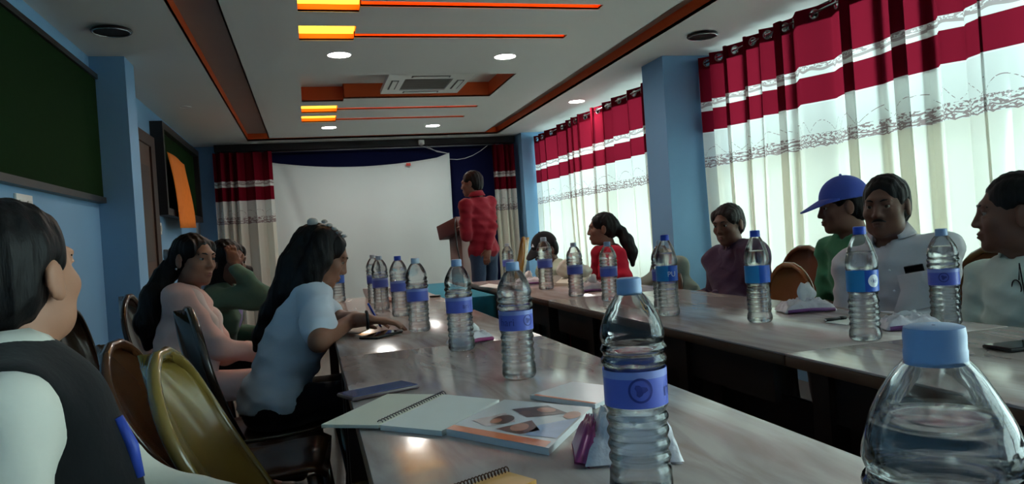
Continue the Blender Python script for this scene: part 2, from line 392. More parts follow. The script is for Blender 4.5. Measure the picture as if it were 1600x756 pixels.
for (x0, x1, y0, y1) in ((-.29, -.23, -.17, .17), (.23, .29, -.17, .17), (-.15, .15, -.33, -.27), (-.15, .15, .26, .32)):
    f = box('air_outlet', x0, x1, y0, y1, -.002, .001, mat('ac_slot', (60, 58, 56), .5), ac); box('louvre', x0+.012, x1-.012, y0+.012, y1-.012, -.007, -.002, acw, f)
# ---- left wall items
gb = thing('green_board', 'large dark green felt notice board in a black frame on the blue wall', 'notice board', (XL, 3.9, 1.43))
gfelt = mat('dark_green_felt', (16, 40, 14), .9, .1, var=.15, nscale=30); bframe = mat('black_frame', (30, 27, 27), .4)
L0, L1, HB = -1.15, 1.37, .79
box('panel', 0, .03, L0+.03, L1-.03, .03, HB-.03, gfelt, gb)
for a in ((L0, L1, 0, .035), (L0, L1, HB-.03, HB), (L0, L0+.03, .035, HB-.03), (L1-.03, L1, .035, HB-.03)): box('frame_rail', 0, .045, a[0], a[1], a[2], a[3], bframe, gb)
nb = thing('framed_notice_board', 'smaller dark board in a deep black wooden frame beside the door', 'notice board', (XL, 7.95, 1.43))
L0, L1, HB = -1.08, 1.05, .79
box('panel', 0, .05, L0+.06, L1-.06, .06, HB-.06, gfelt, nb)
for a in ((L0, L1, 0, .06), (L0, L1, HB-.06, HB), (L0, L0+.06, .06, HB-.06), (L1-.06, L1, .06, HB-.06)): box('frame_rail', 0, .1, a[0], a[1], a[2], a[3], bframe, nb)
# orange sheet hanging from it
orp = mat('orange_paper', (232, 126, 44), .7, .2, var=.12, nscale=20, bump=.2, bscale=14)
pts = [onx(261, 237, -1.115), onx(290, 257, -1.115), onx(306, 356, -1.10), onx(284, 356, -1.095)]
V = []; F = []; n = 8
for j in range(n+1):
    for i in range(n+1):
        u, v = i/n, j/n
        p = (pts[0]*(1-u)+pts[1]*u)*(1-v)+(pts[3]*(1-u)+pts[2]*u)*v
        p = p+np.array([.012*math.sin(u*5+v*4), 0, 0]); V.append(p)
for j in range(n):
    for i in range(n): F.append((j*(n+1)+i, (j+1)*(n+1)+i, (j+1)*(n+1)+i+1, j*(n+1)+i+1))
op = link('hanging_paper', me_from('hanging_paper', V, F, orp, True)); so = op.modifiers.new('s', 'SOLIDIFY'); so.thickness = .002
tag(op, 'long orange paper sheet hanging crooked from the framed board', 'paper')
wp = onx(312, 346, XL+.004); t = MB().rbox(XL, XL+.006, wp[1]-.32, wp[1]+.12, wp[2]-.17, wp[2]+.05, .002).build('pinned_paper', mat('grey_paper', (150, 165, 180), .7)); tag(t, 'small pale grey paper pinned on the blue wall under the orange sheet', 'paper')
def plate(y, z, w, h, lab):
    t = thing('switch_plate', lab, 'switch plate', (XL, y, z)); MB().rbox(0, .012, -w/2, w/2, -h/2, h/2, .003).autosmooth('cover', lamp_w, t)
    for i in (-1, 1): MB().rbox(.012, .018, i*w/4-w/8, i*w/4+w/8, -h/4, h/4, .002).autosmooth('rocker', mat('rocker_grey', (205, 205, 200), .4), t)
plate(3.83, 1.345, .2, .11, 'white switch plate on the wall under the large green board')
p = onx(248, 357, XL); plate(p[1], p[2], .14, .1, 'small white switch plate between the door and the framed board')
dr = thing('door_1', None, None, (XL, 6.1, 0)); struct(dr)
for (a, b, z0, z1) in ((-.62, -.5, 0, 2.06), (.5, .66, 0, 2.06), (-.5, .5, 1.97, 2.06)): box('door_frame', 0, .05, a, b, z0, z1, dark_wood, dr)
lf = box('door_leaf', .005, .035, -.5, .5, 0, 1.97, mat('door_brown', (86, 60, 46), .45, var=.2, stretch=(1, 8, 1)), dr)
for z in (.2, 1.05): MB().rbox(.035, .043, -.4, .4, z, z+.75, .003).build('door_panel', dark_wood, lf)
# ---- back wall: navy backing, black header, rail, sheet, strings
navy = mat('navy_cloth', (16, 22, 58), .85, .1, var=.15, nscale=5)
bk = box('trim_1', -1.0, 2.56, 9.40, YB, 0, 2.3, navy); struct(bk)
hd = box('trim_2', -1.0, 2.6, 9.30, 9.40, 2.245, 2.325, mat('header_black', (18, 17, 20), .5)); struct(hd)
rl = thing('curtain_rail', 'thin steel curtain rail along the top of the back wall', 'curtain rail', (.8, 9.26, 2.2))
MB().tube([(-1.78, 0, .02), (1.75, 0, .02)], .010, 8).build('rod', mat('steel_grey', (120, 120, 124), .35, metal=.8), rl, True)
for x in (-1.7, .0, 1.7): MB().tube([(x, 0, .02), (x, .1, .03), (x, .14, .03)], .008, 6).build('bracket', bframe, rl)
# sheet
shm = mat('white_sheet', (196, 206, 206), .8, .2, var=.03, nscale=3, bump=.15, bscale=5)
V = []; F = []; nu, nv = 70, 50; uv = []
for j in range(nv+1):
    for i in range(nu+1):
        u, v = i/nu, j/nv
        x = -.52+2.25*u
        ztop = 2.12-.02*u - .42*u*(1-u)*(1.0+.15*(.5-u)) + .03*max(0, u-.93)/.07
        z = ztop*(1-v)+.3*v
        x += -.01*math.sin(v*3.1)*(u > .8)
        fold = .018*math.sin(3*u+7*v)+.02*math.sin(26*u+1.5*math.sin(4*v))*(.25+.75*v)*(u*.8+.2)*.6+.03*math.exp(-((u-.1-.22*v)/.03)**2)*.6
        V.append((x, 9.2+fold, z)); uv.append((u, v))
for j in range(nv):
    for i in range(nu): F.append((j*(nu+1)+i, (j+1)*(nu+1)+i, (j+1)*(nu+1)+i+1, j*(nu+1)+i+1))
sh = thing('projection_sheet', 'white cloth sheet hung up as a projection screen with sagging top edge', 'projection screen', (.6, 9.2, 0))
me = me_from('cloth', [(v[0]-.6, v[1]-9.2, v[2]) for v in V], F, shm, True); so = link('cloth', me, sh).modifiers.new('s', 'SOLIDIFY'); so.thickness = .003
box('red_mark', .585, .64, -.032, -.03, 1.985, 2.02, mat('red_print', (190, 70, 60), .7), sh)
st_m = mat('white_string', (190, 192, 196), .7)
c = MB(); c.tube([(1.12, 0, 2.12), (.95, .03, 2.17), (.78, .05, 2.24)], .004, 6); c.tube([(1.12, 0, 2.12), (.98, .02, 2.15), (.86, .05, 2.23)], .004, 6)
c.tube([(1.13, 0, 2.05)]+[(1.13+.5*t, .03, 2.05+.16*t*t-.02*math.sin(3.1*t)) for t in (.2, .4, .6, .8, 1)], .004, 6)
c.build('tie_string', st_m, sh, True)
sd = thing('ceiling_sensor', 'small white motion detector on the black header above the sheet', 'sensor', (1.4, 9.27, 2.275)); MB().rbox(-.035, .035, -.04, .03, -.03, .03, .01).autosmooth('housing', lamp_w, sd); MB().sphere((0, -.045, -.02), .02, 12).build('lens', lamp_off, sd, True)

# ================================================================== CURTAINS
def curtain_material(name, sheer):
    m = bpy.data.materials.new(name); m.use_nodes = True; nt = m.node_tree; N = nt.nodes; L = nt.links
    N.remove(N['Principled BSDF']); out = N['Material Output']
    uv = N.new('ShaderNodeUVMap'); sp = N.new('ShaderNodeSeparateXYZ'); L.new(uv.outputs[0], sp.inputs[0]); U, Vv = sp.outputs[0], sp.outputs[1]
    def M(op, a, b=None, c=None):
        n = N.new('ShaderNodeMath'); n.operation = op
        for i, x in enumerate((a, b, c)):
            if x is None: continue
            if isinstance(x, (int, float)): n.inputs[i].default_value = x
            else: L.new(x, n.inputs[i])
        return n.outputs[0]
    def mixc(f, a, b):
        n = N.new('ShaderNodeMix'); n.data_type = 'RGBA'; L.new(f, n.inputs[0])
        for i, x in ((6, a), (7, b)):
            if isinstance(x, tuple): n.inputs[i].default_value = x+(1,)
            else: L.new(x, n.inputs[i])
        return n.outputs[2]
    ramp = N.new('ShaderNodeValToRGB'); ramp.color_ramp.interpolation = 'CONSTANT'
    L.new(M('DIVIDE', Vv, 2.5), ramp.inputs[0])
    cream, white, maroon = (.83, .80, .71), (.82, .83, .80), (.20, .008, .022)
    e = ramp.color_ramp.elements; e[0].position = 0; e[0].color = cream+(1,); e[1].position = 1.47/2.5; e[1].color = white+(1,)
    for z, c in ((1.73, maroon), (1.885, white), (1.962, maroon)):
        q = e.new(z/2.5); q.color = c+(1,)
    nz = N.new('ShaderNodeTexNoise'); nz.inputs['Scale'].default_value = 85; nz.inputs['Detail'].default_value = 2; L.new(uv.outputs[0], nz.inputs['Vector'])
    # embroidery: scallop border, leafy row, arches and a line in the upper band
    sc = M('ABSOLUTE', M('SINE', M('MULTIPLY', U, 64.)))
    def line(c, w): return M('LESS_THAN', M('ABSOLUTE', M('SUBTRACT', Vv, c)), w)
    l1 = line(M('ADD', M('MULTIPLY', sc, .012), 1.475), .0035)
    l2 = line(M('ADD', M('MULTIPLY', sc, -.010), 1.512), .0035)
    zone = M('MULTIPLY', M('GREATER_THAN', Vv, 1.478), M('LESS_THAN', Vv, 1.555))
    leaf = M('MULTIPLY', zone, M('GREATER_THAN', nz.outputs['Fac'], .51))
    sc2 = M('ABSOLUTE', M('SINE', M('MULTIPLY', U, 30.)))
    arch = M('MULTIPLY', line(M('ADD', M('MULTIPLY', sc2, .07), 1.56), .0022), M('GREATER_THAN', nz.outputs['Fac'], .47))
    up = line(M('ADD', M('MULTIPLY', M('SINE', M('MULTIPLY', U, 70.)), .006), 1.932), .008)
    up2 = M('MULTIPLY', line(1.95, .012), M('GREATER_THAN', nz.outputs['Fac'], .5))
    emb = M('MAXIMUM', M('MAXIMUM', M('MAXIMUM', l1, l2), M('MAXIMUM', leaf, arch)), M('MULTIPLY', M('MAXIMUM', up, up2), .8))
    colr = mixc(M('MULTIPLY', emb, .75), ramp.outputs[0], (.16, .035, .045))
    di = N.new('ShaderNodeBsdfDiffuse'); tl = N.new('ShaderNodeBsdfTranslucent'); tp = N.new('ShaderNodeBsdfTransparent')
    L.new(colr, di.inputs[0]); L.new(colr, tl.inputs[0])
    a = N.new('ShaderNodeMixShader'); a.inputs[0].default_value = .49; L.new(di.outputs[0], a.inputs[1]); L.new(tl.outputs[0], a.inputs[2])
    b = N.new('ShaderNodeMixShader'); L.new(M('MULTIPLY', M('LESS_THAN', Vv, 1.73), sheer), b.inputs[0]); L.new(a.outputs[0], b.inputs[1]); L.new(tp.outputs[0], b.inputs[2])
    L.new(b.outputs[0], out.inputs[0])
    MATS[name] = m; return m
cur_m = curtain_material('banded_curtain', .14)
cur_b = curtain_material('banded_curtain_lined', 0.0)
eye_m = mat('eyelet_metal', (120, 110, 110), .3, metal=.9)
def curtain(axis, c0, a, b, ztop, zbot, waves, amp, over, seed, label, dv=0, m=None, group=None, rings=True):
    """axis 'y': hangs in plane x=c0 from y=a to b; axis 'x': in plane y=c0"""
    rnd = random.Random(seed); L = b-a; per = 30; nu = waves*per
    loc = (c0, (a+b)/2, 0) if axis == 'y' else ((a+b)/2, c0, 0)
    t = thing('curtain', label, 'curtain', loc, 0, group)
    wid = [rnd.uniform(.4, 1.9) for _ in range(waves)]; tot = sum(wid); cum = [0]
    for w in wid: cum.append(cum[-1]+w/tot)
    am = [amp*rnd.uniform(.55, 1.25) for _ in range(waves)]
    ov = [over*rnd.choice((.4, 1., 1.9)) for _ in range(waves)]
    zs = [ztop-.011*i for i in range(10)]; z = zs[-1]
    while z > zbot+.04: z -= .045; zs.append(max(z, zbot))
    ph = rnd.uniform(0, 6)
    V = []; uv = []; ringpos = []
    for z in zs:
        g = (ztop-z)/(ztop-zbot)
        for i in range(nu+1):
            w = min(waves-1, i//per); f = (i-w*per)/per
            l = -L/2+L*(cum[w]+(cum[w+1]-cum[w])*f)
            th = 2*math.pi*f
            A0, A1 = am[w], am[(w+1) % waves]
            A = A0*(1-f)+A1*f
            d = A*math.sin(th)*(1-.2*g)+.012*math.sin(3*l+4*g+ph)*g
            l2 = l+ov[w]*min(1.3, (cum[w+1]-cum[w])*L/.2)*math.sin(2*th)+.02*g*math.sin(5*l+ph)*min(1, (L/2-abs(l))/.15)
            V.append((d, l2, z) if axis == 'y' else (l2, d, z)); uv.append((l+.35*A*math.sin(th)*math.sin(th), z+dv))
    hz = ztop-.045; holes = []
    F = []; W = nu+1
    for w in range(waves):
        for f in (0, .5): holes.append(w*per+int(f*per))
    holes = [h for h in holes if 2 < h < nu-2]
    hc = []
    jr = min(range(len(zs)), key=lambda j: abs(zs[j]-hz))
    for h in holes: hc.append(Vector(V[jr*W+h]))
    for j in range(len(zs)-1):
        for i in range(nu):
            if rings and j < 9:
                c = (Vector(V[j*W+i])+Vector(V[(j+1)*W+i+1]))/2
                if any(abs(i-h) < 4 and (c-q).length < .026 for h, q in zip(holes, hc)): continue
            F.append((j*W+i, (j+1)*W+i, (j+1)*W+i+1, j*W+i+1))
    o = link('cloth', me_from('cloth', V, F, m or cur_m, True, uv=uv), t)
    # stiff folded hem: two more layers of the same cloth behind the eyelet row
    nh = 9*W
    for k_ in (1, 2):
        Vh = [(v[0]+.004*k_, v[1], v[2]) if axis == 'y' else (v[0], v[1]+.004*k_, v[2]) for v in V[:nh]]
        link('top_hem', me_from('top_hem', Vh, [f for f in F if max(f) < nh], m or cur_m, True, uv=uv[:nh]), t)
    if rings:
        for h, q in zip(holes, hc):
            tn = (Vector(V[jr*W+min(h+2, nu)])-Vector(V[jr*W+max(h-2, 0)])).normalized(); zz = Vector((0, 0, 1))
            MB().tube([q+(tn*math.cos(x)+zz*math.sin(x))*.027 for x in np.linspace(0, 2*math.pi, 20, endpoint=False)], .004, 6, closed=True).build('eyelet', eye_m, t, True)
    return t
ZT = 2.295
near = [(4.19, 5.12, 5, 'red and cream window curtain hanging next to the blue pillar, near bay'), (2.93, 4.19, 4, 'red and cream curtain behind the two seated men, between two others'),
        (1.5, 2.93, 5, 'red and cream window curtain behind the man with hanging glasses')]
for i, (a, b, n, l) in enumerate(near): curtain('y', 2.93+.015*(i % 2), a, b, ZT, .3, n, .05, .034, 11+i, l, group='near bay window curtains')
curtain('y', 2.79, 7.47, 9.03, 2.27, .3, 6, .04, .022, 31, 'red and cream curtain at the far bay, by the corner pillar', dv=.05, group='far bay window curtains')
curtain('y', 2.80, 5.62, 7.47, 2.27, .3, 6, .04, .022, 33, 'red and cream curtain at the far bay, just beyond the blue pillar', dv=.05, group='far bay window curtains')
curtain('x', 9.12, -1.0, -.36, 2.21, .1, 5, .05, .02, 41, 'dark red and cream curtain on the back wall beside the sheet, door side', dv=.08, m=cur_b, rings=False)
curtain('x', 9.2, 2.28, 2.56, 2.21, .1, 4, .05, .015, 43, 'narrow gathered red and cream curtain on the back wall, window side', dv=.09, m=cur_b, rings=False)
for (x, a, b, l) in ((2.937, -1.65, 5.14, 'steel curtain rod along the near window bay'), (2.79, 5.5, 9.05, 'steel curtain rod along the far window bay')):
    t = thing('curtain_rod', l, 'curtain rod', (x, a, 2.255 if x > 2.9 else 2.23)); MB().tube([(0, 0, 0), (0, b-a, 0)], .008, 10).build('rod', chrome, t, True)
    for q in np.linspace(.15, b-a-.15, 4): MB().tube([(0, q, 0), (.1, q, .01), (XR-x, q, .01)], .007, 6).build('bracket', chrome, t)

# ================================================================== TABLES
def laminate():
    m = mat('marble_laminate', (186, 166, 160), .155, .5, var=0, coat=0); nt = m.node_tree; N = nt.nodes; L = nt.links; p = N['Principled BSDF']
    tc = N.new('ShaderNodeTexCoord'); mp = N.new('ShaderNodeMapping'); mp.inputs['Rotation'].default_value = (0, 0, .6); mp.inputs['Scale'].default_value = (5, 1.1, 1)
    L.new(tc.outputs['Object'], mp.inputs[0])
    nz = N.new('ShaderNodeTexNoise'); nz.inputs['Scale'].default_value = 1.6; nz.inputs['Detail'].default_value = 6; nz.inputs['Distortion'].default_value = 2.2; L.new(mp.outputs[0], nz.inputs['Vector'])
    r = N.new('ShaderNodeValToRGB'); e = r.color_ramp.elements
    e[0].position = .3; e[0].color = s2l((162, 140, 135))+(1,); e[1].position = .62; e[1].color = s2l((196, 180, 174))+(1,)
    L.new(nz.outputs['Fac'], r.inputs[0]); L.new(r.outputs[0], p.inputs['Base Color'])
    bp = N.new('ShaderNodeBump'); bp.inputs['Strength'].default_value = .10; bp.inputs['Distance'].default_value = .01; n2 = N.new('ShaderNodeTexNoise'); n2.inputs['Scale'].default_value = 9
    L.new(tc.outputs['Object'], n2.inputs['Vector']); L.new(n2.outputs['Fac'], bp.inputs['Height']); L.new(bp.outputs[0], p.inputs['Normal']); L.new(bp.outputs[0], p.inputs['Coat Normal'])
    return m
lam = laminate(); edge_m = mat('table_edge_brown', (96, 66, 48), .4, var=.15); panel_m = mat('table_panel_dark', (38, 26, 22), .45, var=.25, stretch=(1, 1, 8))
def table(x0, x1, y0, y1, label, gap_side, inset=.12):
    t = thing('conference_table', label, 'table', ((x0+x1)/2, (y0+y1)/2, 0), 0, 'long conference tables'); w, l = (x1-x0)/2, (y1-y0)/2
    MB().rbox(-w, w, -l+.0015, l-.0015, TAB-.006, TAB, .002).autosmooth('tabletop', lam, t)
    MB().rbox(-w-.001, w+.001, -l+.002, l-.002, TAB-.032, TAB-.006, .004).autosmooth('edge_band', edge_m, t)
    for sx in (-1, 1):
        for sy in (-1, 1): box('leg', sx*(w-.03)-.025, sx*(w-.03)+.025, sy*(l-inset)-.03, sy*(l-inset)+.03, 0, TAB-.032, panel_m, t)
        box('apron', sx*(w-.03)-.01, sx*(w-.03)+.01, -l+.08, l-.08, TAB-.14, TAB-.032, panel_m, t)
    g = gap_side*(w-.1)
    mp_ = box('modesty_panel', g-.008, g+.008, -l+.03, l-.03, .12, TAB-.14, panel_m, t)
    for q in (-l*.5, 0, l*.5): box('stile', g+gap_side*.008-.012, g+gap_side*.008+.012, q-.025, q+.025, .12, TAB-.14, dark_wood, mp_)
T1 = (.062, .695); T2 = (1.083, 1.765)
for (a, b, l) in ((-.86, .72, 'marble laminate table with the large front bottle, camera side of the row by the chairs'), (.72, 2.3, 'marble laminate table carrying the open notebook and the magazine'), (2.3, 4.75, 'marble laminate table where the woman in the white T-shirt writes')): table(*T1, a, b, l, 1)
for (a, b, l) in ((-.28, 1.59, 'marble laminate table before the man with hanging glasses, window row'), (1.59, 3.46, 'marble laminate table before the blue capped man, window row'), (3.46, 5.36, 'marble laminate table before the woman in red, window row')): table(*T2, a, b, l, -1, {-.28: .12, 1.59: .54, 3.46: .05}[a])
teal = mat('teal_cloth', (46, 128, 150), .75, .2, var=.1, bump=.1, bscale=12)
tt = thing('cloth_covered_table', 'small table under a teal blue cloth between the two table rows', 'table', (.9, 5.25, 0))
MB().rbox(-.17, .15, -.85, .8, .70, .722, .008).autosmooth('cloth_top', teal, tt)
V = []; F = []; pts = []
for (ax_, ay_, bx_, by_) in ((-.17, -.85, .15, -.85), (.15, -.85, .15, .8), (.15, .8, -.17, .8), (-.17, .8, -.17, -.85)):
    for q in np.linspace(0, 1, 16, endpoint=False): pts.append((ax_+(bx_-ax_)*q, ay_+(by_-ay_)*q))
n = len(pts)
for j in range(6):
    for i, p in enumerate(pts):
        k = 1+.03*j/5*math.sin(i*1.9); V.append((p[0]*k, p[1]*k, .715-.6*j/5))
for j in range(5):
    for i in range(n): F.append((j*n+i, (j+1)*n+i, (j+1)*n+(i+1) % n, j*n+(i+1) % n))
link('cloth_skirt', me_from('cloth_skirt', V, F, teal, True), tt)
for sx in (-.12, .1):
    for sy in (-.78, .74): box('leg', sx-.02, sx+.02, sy-.02, sy+.02, 0, .7, panel_m, tt)

# ================================================================== BOTTLES
pet = glassy('clear_pet', (.985, .99, .99), 1, 1.12, tmix=.75, bump=.25, bscale=30)
water = glassy('water', (.985, .99, .99), 1, 1.33, tmix=.5, bump=.1, bscale=16)
cap_l = mat('cap_light_blue', (136, 160, 198), .4, .5, var=.03); cap_d = mat('cap_dark_blue', (36, 74, 190), .4, .5, var=.03); cap_w = mat('cap_pale', (190, 200, 215), .4)
lab_v = mat('label_violet_blue', (92, 104, 196), .35, .5, var=.12, nscale=30); lab_v2 = mat('label_pale_violet', (138, 150, 212), .35, var=.08); lab_c = mat('label_cyan_blue', (42, 140, 205), .35, var=.12, nscale=25); lab_b = mat('label_royal_blue', (36, 88, 190), .35)
ink = mat('label_ink_navy', (52, 60, 140), .5); inkw = mat('label_white_print', (232, 236, 242), .5)
def smooth_prof(P, n=6):
    out = []
    for i in range(len(P)-1):
        p0 = P[max(0, i-1)]; p1 = P[i]; p2 = P[i+1]; p3 = P[min(len(P)-1, i+2)]
        for k in range(n):
            t = k/n; f = lambda a, b, c, d: .5*((2*b)+(-a+c)*t+(2*a-5*b+4*c-d)*t*t+(-a+3*b-3*c+d)*t**3)
            out.append((max(.0005, f(p0[0], p1[0], p2[0], p3[0])), f(p0[1], p1[1], p2[1], p3[1])))
    out.append(P[-1]); return out
def ringed(lo, hi, n, r, dr):
    P = []
    for i in range(n):
        a = lo+(hi-lo)*i/n; h = (hi-lo)/n; P += [(r, a+h*.15), (r-dr, a+h*.65)]
    return P
PROF = {
 'A': [(.026, .001), (.034, .002), (.039, .010), (.0385, .022)]+ringed(.028, .108, 5, .0385, .0028)+[(.0385, .110), (.0375, .114), (.0375, .156), (.0395, .160)]+ringed(.164, .192, 2, .0405, .003)+[(.0395, .196), (.0365, .212), (.030, .227), (.0215, .241), (.0155, .248), (.0142, .252), (.0142, .262)],
 'B': [(.026, .001), (.033, .002), (.0385, .010), (.0385, .020)]+ringed(.024, .112, 6, .0375, .0025)+[(.034, .116), (.0365, .124), (.0372, .128), (.0372, .178), (.0385, .184), (.039, .195), (.0375, .21), (.032, .230), (.0245, .252), (.0165, .268), (.0138, .274), (.0138, .286)]}
BM = {}
for k, P in PROF.items():
    prof = smooth_prof(P, 4); zc = {'A': .249, 'B': .273}[k]
    wob = lambda r, z, a: r*(1+.008*math.sin(5*a+z*90)+(.012*math.sin(7*a+240*z) if .16 < z < .2 and k == 'A' else 0))
    BM[k] = {}
    b = MB(); b.lathe(prof, 40, caps=True, fn=wob); BM[k]['body'] = b.mesh('bottle_body', pet, True)
    for lev in ('full', 'half'):
        zt = {'full': P[-4][1]-.022, 'half': .175}[lev]
        wp_ = [(max(.001, r-.0012), z+.0012) for r, z in prof if z < zt]; wp_ += [(wp_[-1][0]*.6, wp_[-1][1]+.0005), (.001, wp_[-1][1]+.0005)]
        b = MB(); b.lathe(wp_, 40, fn=wob); BM[k][lev] = b.mesh('water', water, True)
    H = P[-1][1]
    cp = [(.0148, zc-.003), (.0154, zc-.003), (.0156, zc+.004), (.0152, zc+.005), (.0154, H-.001), (.0148, H+.0035), (.012, H+.0045), (.001, H+.0045)]
    for nm, cm in (('l', cap_l), ('d', cap_d), ('w', cap_w)):
        b = MB(); b.lathe(cp, 48, caps=False, fn=lambda r, z, a: r*(1+(.012 if zc+.005 < z < H else 0)*math.sin(24*a))); me = b.mesh('cap', cm, True); me.set_sharp_from_angle(angle=R(40)); BM[k]['cap'+nm] = me
def wrap(V, r, a0, z0): return [((r+v[2])*math.cos(a0+v[0]/r), (r+v[2])*math.sin(a0+v[0]/r), z0+v[1]) for v in V]
def strip(r, z0, z1, a0=0, a1=2*math.pi, n=48, m=None, name='label'):
    V = []; F = []
    for z in (z0, z1):
        for i in range(n+1): a = a0+(a1-a0)*i/n; V.append((r*math.cos(a), r*math.sin(a), z))
    F = [(i, i+1, n+2+i, n+1+i) for i in range(n)]
    return me_from(name, V, F, m, True)
BN = 0
def bottle(pos, kind, capc, level, label, writing=None, lab='v', face=None, sc=1.0, group='water bottles on the tables'):
    t = thing('water_bottle', label, 'bottle', (pos[0], pos[1], TAB), 0, group); t.scale = (sc, sc, sc)
    link('bottle_body', BM[kind]['body'], t); link('cap', BM[kind]['cap'+capc], t); link('water', BM[kind][level], t)
    z0, z1 = ((.112, .156) if kind == 'A' else (.126, .180)); r = .0391 if kind == 'A' else .0385
    toc = math.atan2(-pos[1], -pos[0]) if face is None else face
    if lab == 'v':
        l = link('label', strip(r, z0, z1, m=lab_v), t); link('label_band', strip(r+.0003, z1-.009, z1, m=lab_v2, name='label_band'), l)
    elif lab == 'c':
        l = link('label', strip(r, z0, z1, m=lab_b), t); link('label_band', strip(r+.0003, z0, z1, toc-1.5, toc+.15, m=lab_c, name='label_band'), l)
    if writing:
        s, size, a_off, inkm = writing
        V, F = text_mesh(s, size); link('lettering', me_from('lettering', wrap(V, r+.0006, toc+a_off, (z0+z1)/2-.003), F, inkm), l)
    return t, l, toc, r, (z0+z1)/2
def emblem(l, toc, r, zm, off=0, rad=.015, m=None, disc=False):
    b = MB(); V = []; F = []; n = 28
    for i in range(n):
        a = 2*math.pi*i/n
        for q in ((rad*.82 if not disc else .0005), rad): V.append((q*math.cos(a), q*math.sin(a), 0))
    for i in range(n): j = (i+1) % n; F.append((2*i, 2*i+1, 2*j+1, 2*j))
    if not disc:
        k = len(V)
        for i in range(14): a = 2*math.pi*i/14; q = rad*(.42+.13*math.sin(3*a+1)); V.append((q*1.15*math.cos(a), q*math.sin(a), 0))
        F.append(tuple(range(k, k+14)))
    link('emblem', me_from('emblem', wrap(V, r+.0007, toc+off, zm), F, m or ink), l)
def bp_(px, py): return onz(px, py, TAB)
pA = atd(1464, 600, .405); e_ = bottle(pA, 'A', 'l', 'full', 'large looking clear water bottle with light blue cap at the near end of the tables', group=None); emblem(*e_[1:])
pB = atd(990, 560, .935); e_ = bottle(pB, 'A', 'l', 'half', 'water bottle with round emblem on its violet label beside the crumpled magenta pack', group=None); emblem(*e_[1:], off=.15); 
V, F = text_mesh('ri', .026); link('lettering', me_from('lettering', wrap(V, e_[3]+.0007, e_[2]+1.2, e_[4]-.003), F, ink), e_[1])
e_ = bottle(bp_(812, 590), 'A', 'l', 'full', 'water bottle with violet label lettered hari, alone behind the open magazine', ('hari', .024, -.55, ink), group=None); emblem(*e_[1:], off=.75, rad=.013)
bottle(bp_(722, 547), 'A', 'l', 'half', 'water bottle standing in front of a small crumpled tissue pack', ('ari', .02, .5, ink), group=None)
bottle(bp_(656, 518), 'A', 'w', 'half', 'pale capped water bottle beside the dark blue capped one', group=None)
bottle(bp_(627, 494), 'A', 'd', 'full', 'violet labelled water bottle with dark blue cap, tea cup behind it', group=None)
g2 = 'pair of pale capped bottles by the tea cup'
bottle(bp_(597, 484), 'A', 'w', 'half', 'pale capped water bottle of a close pair by the white tea cup', group=g2)
bottle(bp_(587, 474), 'A', 'w', 'full', 'pale capped water bottle of a close pair by the white tea cup', group=g2)
bottle(bp_(530, 472), 'A', 'w', 'half', 'water bottle with bright blue label before the writing woman at the table end', lab='c', group=None)
bottle(bp_(796, 441), 'A', 'w', 'full', 'water bottle with violet label next to the papers at the far table end', group=None)
bottle(bp_(854, 452), 'A', 'w', 'full', 'tall water bottle in front of the person in the black cap', sc=1.12, group=None)
bottle(bp_(901, 463), 'A', 'w', 'full', 'water bottle between the black capped person and the woman in red', group=None)
bottle(bp_(954, 470), 'A', 'l', 'full', 'light blue capped water bottle in front of the woman in red', group=None)
bottle(bp_(1046, 493), 'B', 'd', 'full', 'dark blue capped water bottle with PU on its bright blue label', ('PU', .026, .45, inkw), lab='c', group=None)
bottle(bp_(1038, 482), 'A', 'w', 'half', 'water bottle half hidden behind the PU labelled one', group=None)
bottle(bp_(1188, 503), 'B', 'd', 'full', 'dark blue capped bottle with cyan label beside the pink edged tissue pack', lab='c', group=None)
e_ = bottle(bp_(1353, 531), 'B', 'd', 'full', 'dark blue capped bottle before the white shirted man with phone pocket', lab='c', group=None); emblem(*e_[1:], off=.75, rad=.016, m=inkw, disc=True)
V, F = text_mesh('ki', .016); link('lettering', me_from('lettering', wrap(V, e_[3]+.0012, e_[2]+.78, e_[4]), F, ink), e_[1])
e_ = bottle(bp_(1479, 507), 'A', 'l', 'full', 'light blue capped violet label bottle beside the half hidden tissue pack', group=None); emblem(*e_[1:], rad=.013)
# ================================================================== THINGS ON THE TABLES
def slab(name, px, th, m, label, cat, z=TAB+.0008, parent=None, drop=None, tint=None):
    P = [onz(a, b, z+th) for a, b in px]; c = sum(P)/len(P)
    b = MB(); b.prism([(p[0]-c[0], p[1]-c[1]) for p in P], 0, th)
    o = b.build(name, m, parent)
    if parent is None: o.location = (c[0], c[1], z); tag(o, label, cat)
    else: o.location = (c[0]-parent.location[0], c[1]-parent.location[1], z-parent.location[2])
    return o, c
paper = mat('paper_white', (222, 219, 214), .7, .2, var=.03); paper_c = mat('paper_cream', (214, 208, 192), .7, .2, var=.03); glossy_w = mat('glossy_cover', (205, 204, 206), .25, .5, var=.04, nscale=12)
